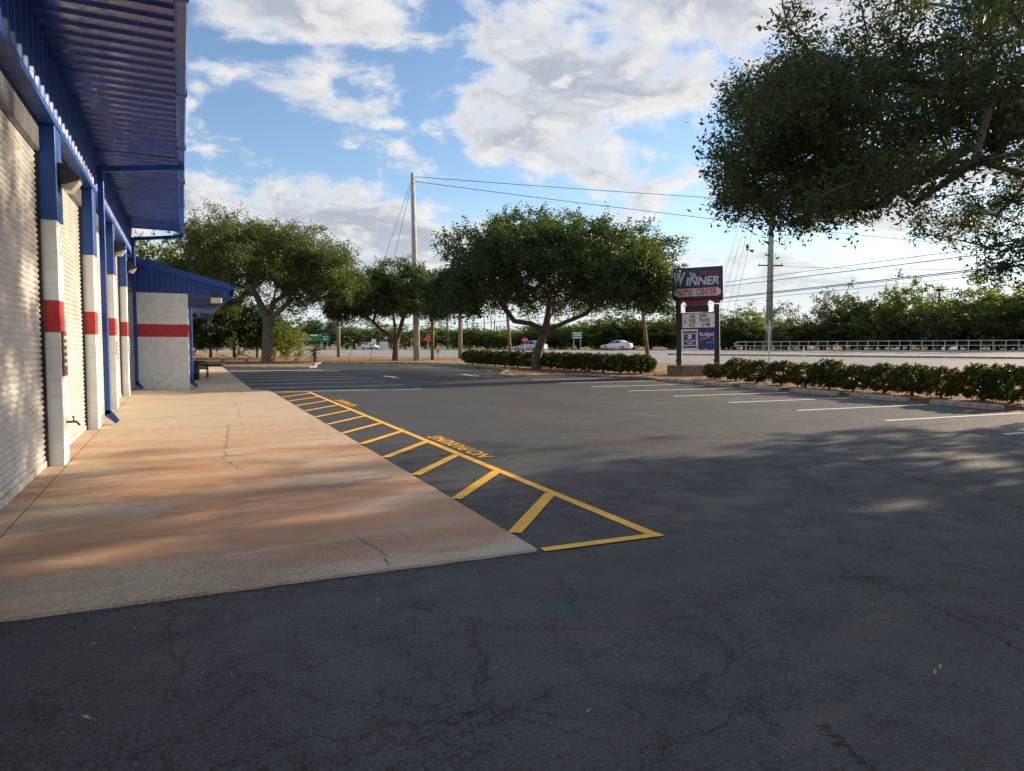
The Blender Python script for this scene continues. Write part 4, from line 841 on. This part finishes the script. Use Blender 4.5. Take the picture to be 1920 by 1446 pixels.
for s_, px, py, mt, wp in (('CAR', 1302.3, 593.2, 'sign_black', 10), ('SHOW', 1321.5, 593, 'sign_black', 13.5), ('&', 1289, 602.2, 'sign_black', 3), ('FOOD', 1302, 602, 'sign_black', 12.5), ('TRUCKS', 1323.5, 601.5, 'sign_black', 19.5), ('4/15', 1300.5, 610, 'sign_red', 11), ('10', 1321.3, 609.5, 'sign_red', 5.5), ('AM', 1329.5, 609.2, 'sign_black', 8)):
    letter(s_, px, py, 6.4, mt, -.219, .035, 0, wp, mb)
na = sbox(1281, 1311.3, -.18, .18, 617.5, 655.5, 'service_panel', 'sign_white', None, .008)
sbox(1283.5, 1309.5, -.19, -.182, 621, 624.5, 'stripe', 'napa_blue', na); sbox(1283.5, 1309.5, -.19, -.182, 648.5, 652.5, 'stripe', 'napa_blue', na)
sbox(1284, 1309, -.192, -.183, 625.5, 647.5, 'yellow_plate', 'napa_yellow', na); sbox(1286, 1307.5, -.200, -.193, 626.5, 646.5, 'blue_plate', 'napa_blue', na)
m = MB(); m.prism([(X_(1296.5) + 4.2 * u * math.cos(R(60 * k)), Z_(631) + 4.4 * u * math.sin(R(60 * k))) for k in range(6)], -.208, -.201, 'y'); m.ob('hexagon', 'sign_white', na)
letter('NAPA', 1296.5, 631, 2.6, 'napa_blue', -.209, .01, 0, 6, na); letter('AUTOCARE', 1296.7, 638.8, 3.6, 'sign_white', -.202, .02, 0, 18, na); letter('CENTER', 1296.7, 643.6, 3.0, 'sign_white', -.202, .02, 0, 11, na)
bu = sbox(1311.9, 1343.4, -.18, .18, 616.9, 654, 'rental_panel', 'budget_blue', None, .008)
letter('Budget', 1327.5, 627.8, 9.5, 'sign_white', -.184, .012, 0, 26, bu); letter('Truck Rental', 1333, 642.6, 3, 'sign_silver', -.184, .0, 0, 15, bu)
for pr in ([(1315, 633.5), (1329, 632.6), (1336, 633.2), (1315, 640)], [(1335.5, 638.4), (1340.5, 632.6), (1340.5, 638.6)]): MB().prism([(X_(a), Z_(b_)) for a, b_ in pr], -.19, -.182, 'y').ob('orange_swoosh', 'budget_orange', bu)
for x in (1270, 1339.5): sbox(x, x + 3, -.16, -.112, 674, 679, 'conduit_box', 'sign_frame')

# ------------------------------------------------------------------ cars
def car(label, p, head, paint_, sc=1., hatch=False, nm='car'):
    t = thing(nm, label, 'car', p, head); t.scale = (sc, sc, sc)             # local +X is forward
    st = [(2.28, .36, .50, .62, .62, .66), (2.12, .25, .62, .70, .70, .80), (1.55, .2, .78, .80, .80, .88), (.95, .2, .88, .88, .885, .9), (.30, .19, .93, 1.33, .93, .66), (-.25, .19, .95, 1.45, .95, .64), (-.9, .19, .97, 1.43, .97, .63), (-1.5, .2, .99, 1.30 if hatch else 1.2, .99, .64), (-1.95, .24, 1.0, 1.10 if hatch else 1.02, 1.0, .74), (-2.2, .32, .92, .95, .94, .76), (-2.3, .42, .72, .74, .74, .72)]
    m = MB(); rings = []
    for x, zb, zl, zr_, zm, wr in st:
        wb = .84 if abs(x) < 1.9 else .74
        rings.append([(x, -wb * .92, zb), (x, -wb - .04, zb + .2), (x, -wb - .05, (zb + zl) / 2 + .1), (x, -wb + .02, zl), (x, -wr, zr_), (x, wr, zr_), (x, wb - .02, zl), (x, wb + .05, (zb + zl) / 2 + .1), (x, wb + .04, zb + .2), (x, wb * .92, zb)])
    n_ = 10; m.v = [v for r_ in rings for v in r_]; m.f = [(i * n_ + q, i * n_ + (q + 1) % n_, (i + 1) * n_ + (q + 1) % n_, (i + 1) * n_ + q) for i in range(len(st) - 1) for q in range(n_)] + [tuple(range(n_)), tuple(range((len(st) - 1) * n_, len(st) * n_))]
    m.ob('body', paint_, t, True)
    # glass sits a hair outside the loft
    def lp(i, f, lo, hi, sg):                        # a point on the cabin side between stations
        def pt_(j, k_): 
            s_ = st[j]; wb = .84 if abs(s_[0]) < 1.9 else .74; a = Vector((s_[0], sg * (wb - .02), s_[2])); b = Vector((s_[0], sg * s_[5], s_[3])); return a + (b - a) * k_
        return pt_
    for sg in (-1, 1):
        pt_ = lp(0, 0, 0, 0, sg); o_ = Vector((0, sg * .012, .006))
        for j0, j1, nmx in ((4, 5, 'front_window'), (5, 6, 'rear_window'), (6, 7, 'quarter_window')):
            a, b_ = (.12, .12); q = [pt_(j0, .12) + Vector((-.03, 0, 0)), pt_(j1, .12) + Vector((.03, 0, 0)), pt_(j1, .86) + Vector((.03, 0, 0)), pt_(j0, .86) + Vector((-.03, 0, 0))]
            MB().add([v + o_ for v in q], [(0, 1, 2, 3)]).ob('side_window', 'car_glass', t)
        q = [pt_(3, .0) + Vector((-.12, 0, .03)), pt_(4, .12) + Vector((.04, 0, 0)), pt_(4, .84) + Vector((.04, 0, 0))]; MB().add([v + o_ for v in q], [(0, 1, 2)]).ob('side_window', 'car_glass', t)
    def pane(i0, i1, a, b_, nmx):
        s0_, s1_ = st[i0], st[i1]; q = [Vector((s0_[0], -s0_[5] * a, s0_[3])), Vector((s0_[0], s0_[5] * a, s0_[3])), Vector((s1_[0], s1_[5] * b_, s1_[3])), Vector((s1_[0], -s1_[5] * b_, s1_[3]))]
        nn_ = (q[1] - q[0]).cross(q[2] - q[0]).normalized(); nn_ = nn_ if nn_.z > 0 else -nn_
        c0 = sum(q, Vector()) / 4; MB().add([c0 + (v - c0) * .93 + nn_ * .012 for v in q], [(0, 1, 2, 3)]).ob(nmx, 'car_glass', t)
    pane(3, 4, .84, .93, 'windscreen'); pane(7, 8, .93, .85, 'rear_screen') if not hatch else pane(7, 9, .93, .8, 'rear_screen')
    for x in (1.42, -1.38):
        for sg in (-1, 1):
            wh = link('wheel', None, t, (x, sg * .80, .32))
            MB().tube([(0, -.11, 0), (0, -.10, 0), (0, .10, 0), (0, .11, 0)], [.27, .325, .325, .27], 18).ob('tyre', 'tyre', wh); MB().tube([(0, -.118, 0), (0, .118, 0)], .205, 14).ob('rim', 'rim', wh)
    for sg in (-1, 1):
        MB().box((-2.30, sg * .5 - .2, .70), (-2.17, sg * .5 + .2, .86), .02).ob('tail_light', 'tail_red', t); MB().box((2.0, sg * .56 - .17, .56), (2.24, sg * .56 + .17, .68), .03).ob('headlight', 'headlight', t)
        MB().box((.62, sg * .93 - .06, .92), (.74, sg * .93 + .06, 1.03), .02).ob('mirror', paint_, t)
    MB().box((-2.36, -.26, .52), (-2.30, .26, .64)).ob('number_plate', 'sign_white', t); MB().box((2.2, -.5, .34), (2.31, .5, .48)).ob('grille', 'car_glass', t)
    return t
ha = math.atan2(RA.y, RA.x)
p = on_ground(1156, 105); car('white sedan driving away on the highway right of the middle oak', (p.x, p.y, p.z + .013), ha, 'car_white')
p = on_ground(694, 152); car('white hatchback approaching on the highway left of the small oak', (p.x, p.y, p.z + .013), ha + math.pi - .1, 'car_white', 1.0, True)
p = on_ground(993, 93); car('silver car on the highway half hidden by the middle oak trunk', (p.x, p.y, p.z + .013), ha + .1, 'car_silver', 1.0, True)
p = on_ground(905, 195); t = thing('van', 'tiny white van far down the road left of the oak', 'van', p, ha); MB().prism([(-2.6, .4), (2.6, .4), (2.6, 1.1), (1.9, 1.3), (1.3, 2.2), (-2.6, 2.3)], -.95, .95, 'y').ob('body', 'car_white', t); MB().box((-2.64, -.8, 1.3), (-2.605, .8, 1.95)).ob('rear_screen', 'car_glass', t)
for x in (1.6, -1.6):
    for sg_ in (-1, 1): MB().tube([(x, sg_ * .97, .36), (x, sg_ * .75, .36)], .36, 12).ob('wheel', 'tyre', t)
p = on_ground(719, 128); t = thing('utility_cabinet', 'pale boxy utility cabinet across the road behind the small oak', 'cabinet', p); face(t, p); MB().box((-.7, -.4, 0), (.75, .4, 1.5), .03).ob('cabinet_body', 'sign_silver', t); MB().box((-.74, -.44, 1.503), (.79, .44, 1.6), .02).ob('lid', 'tan_wall', t)
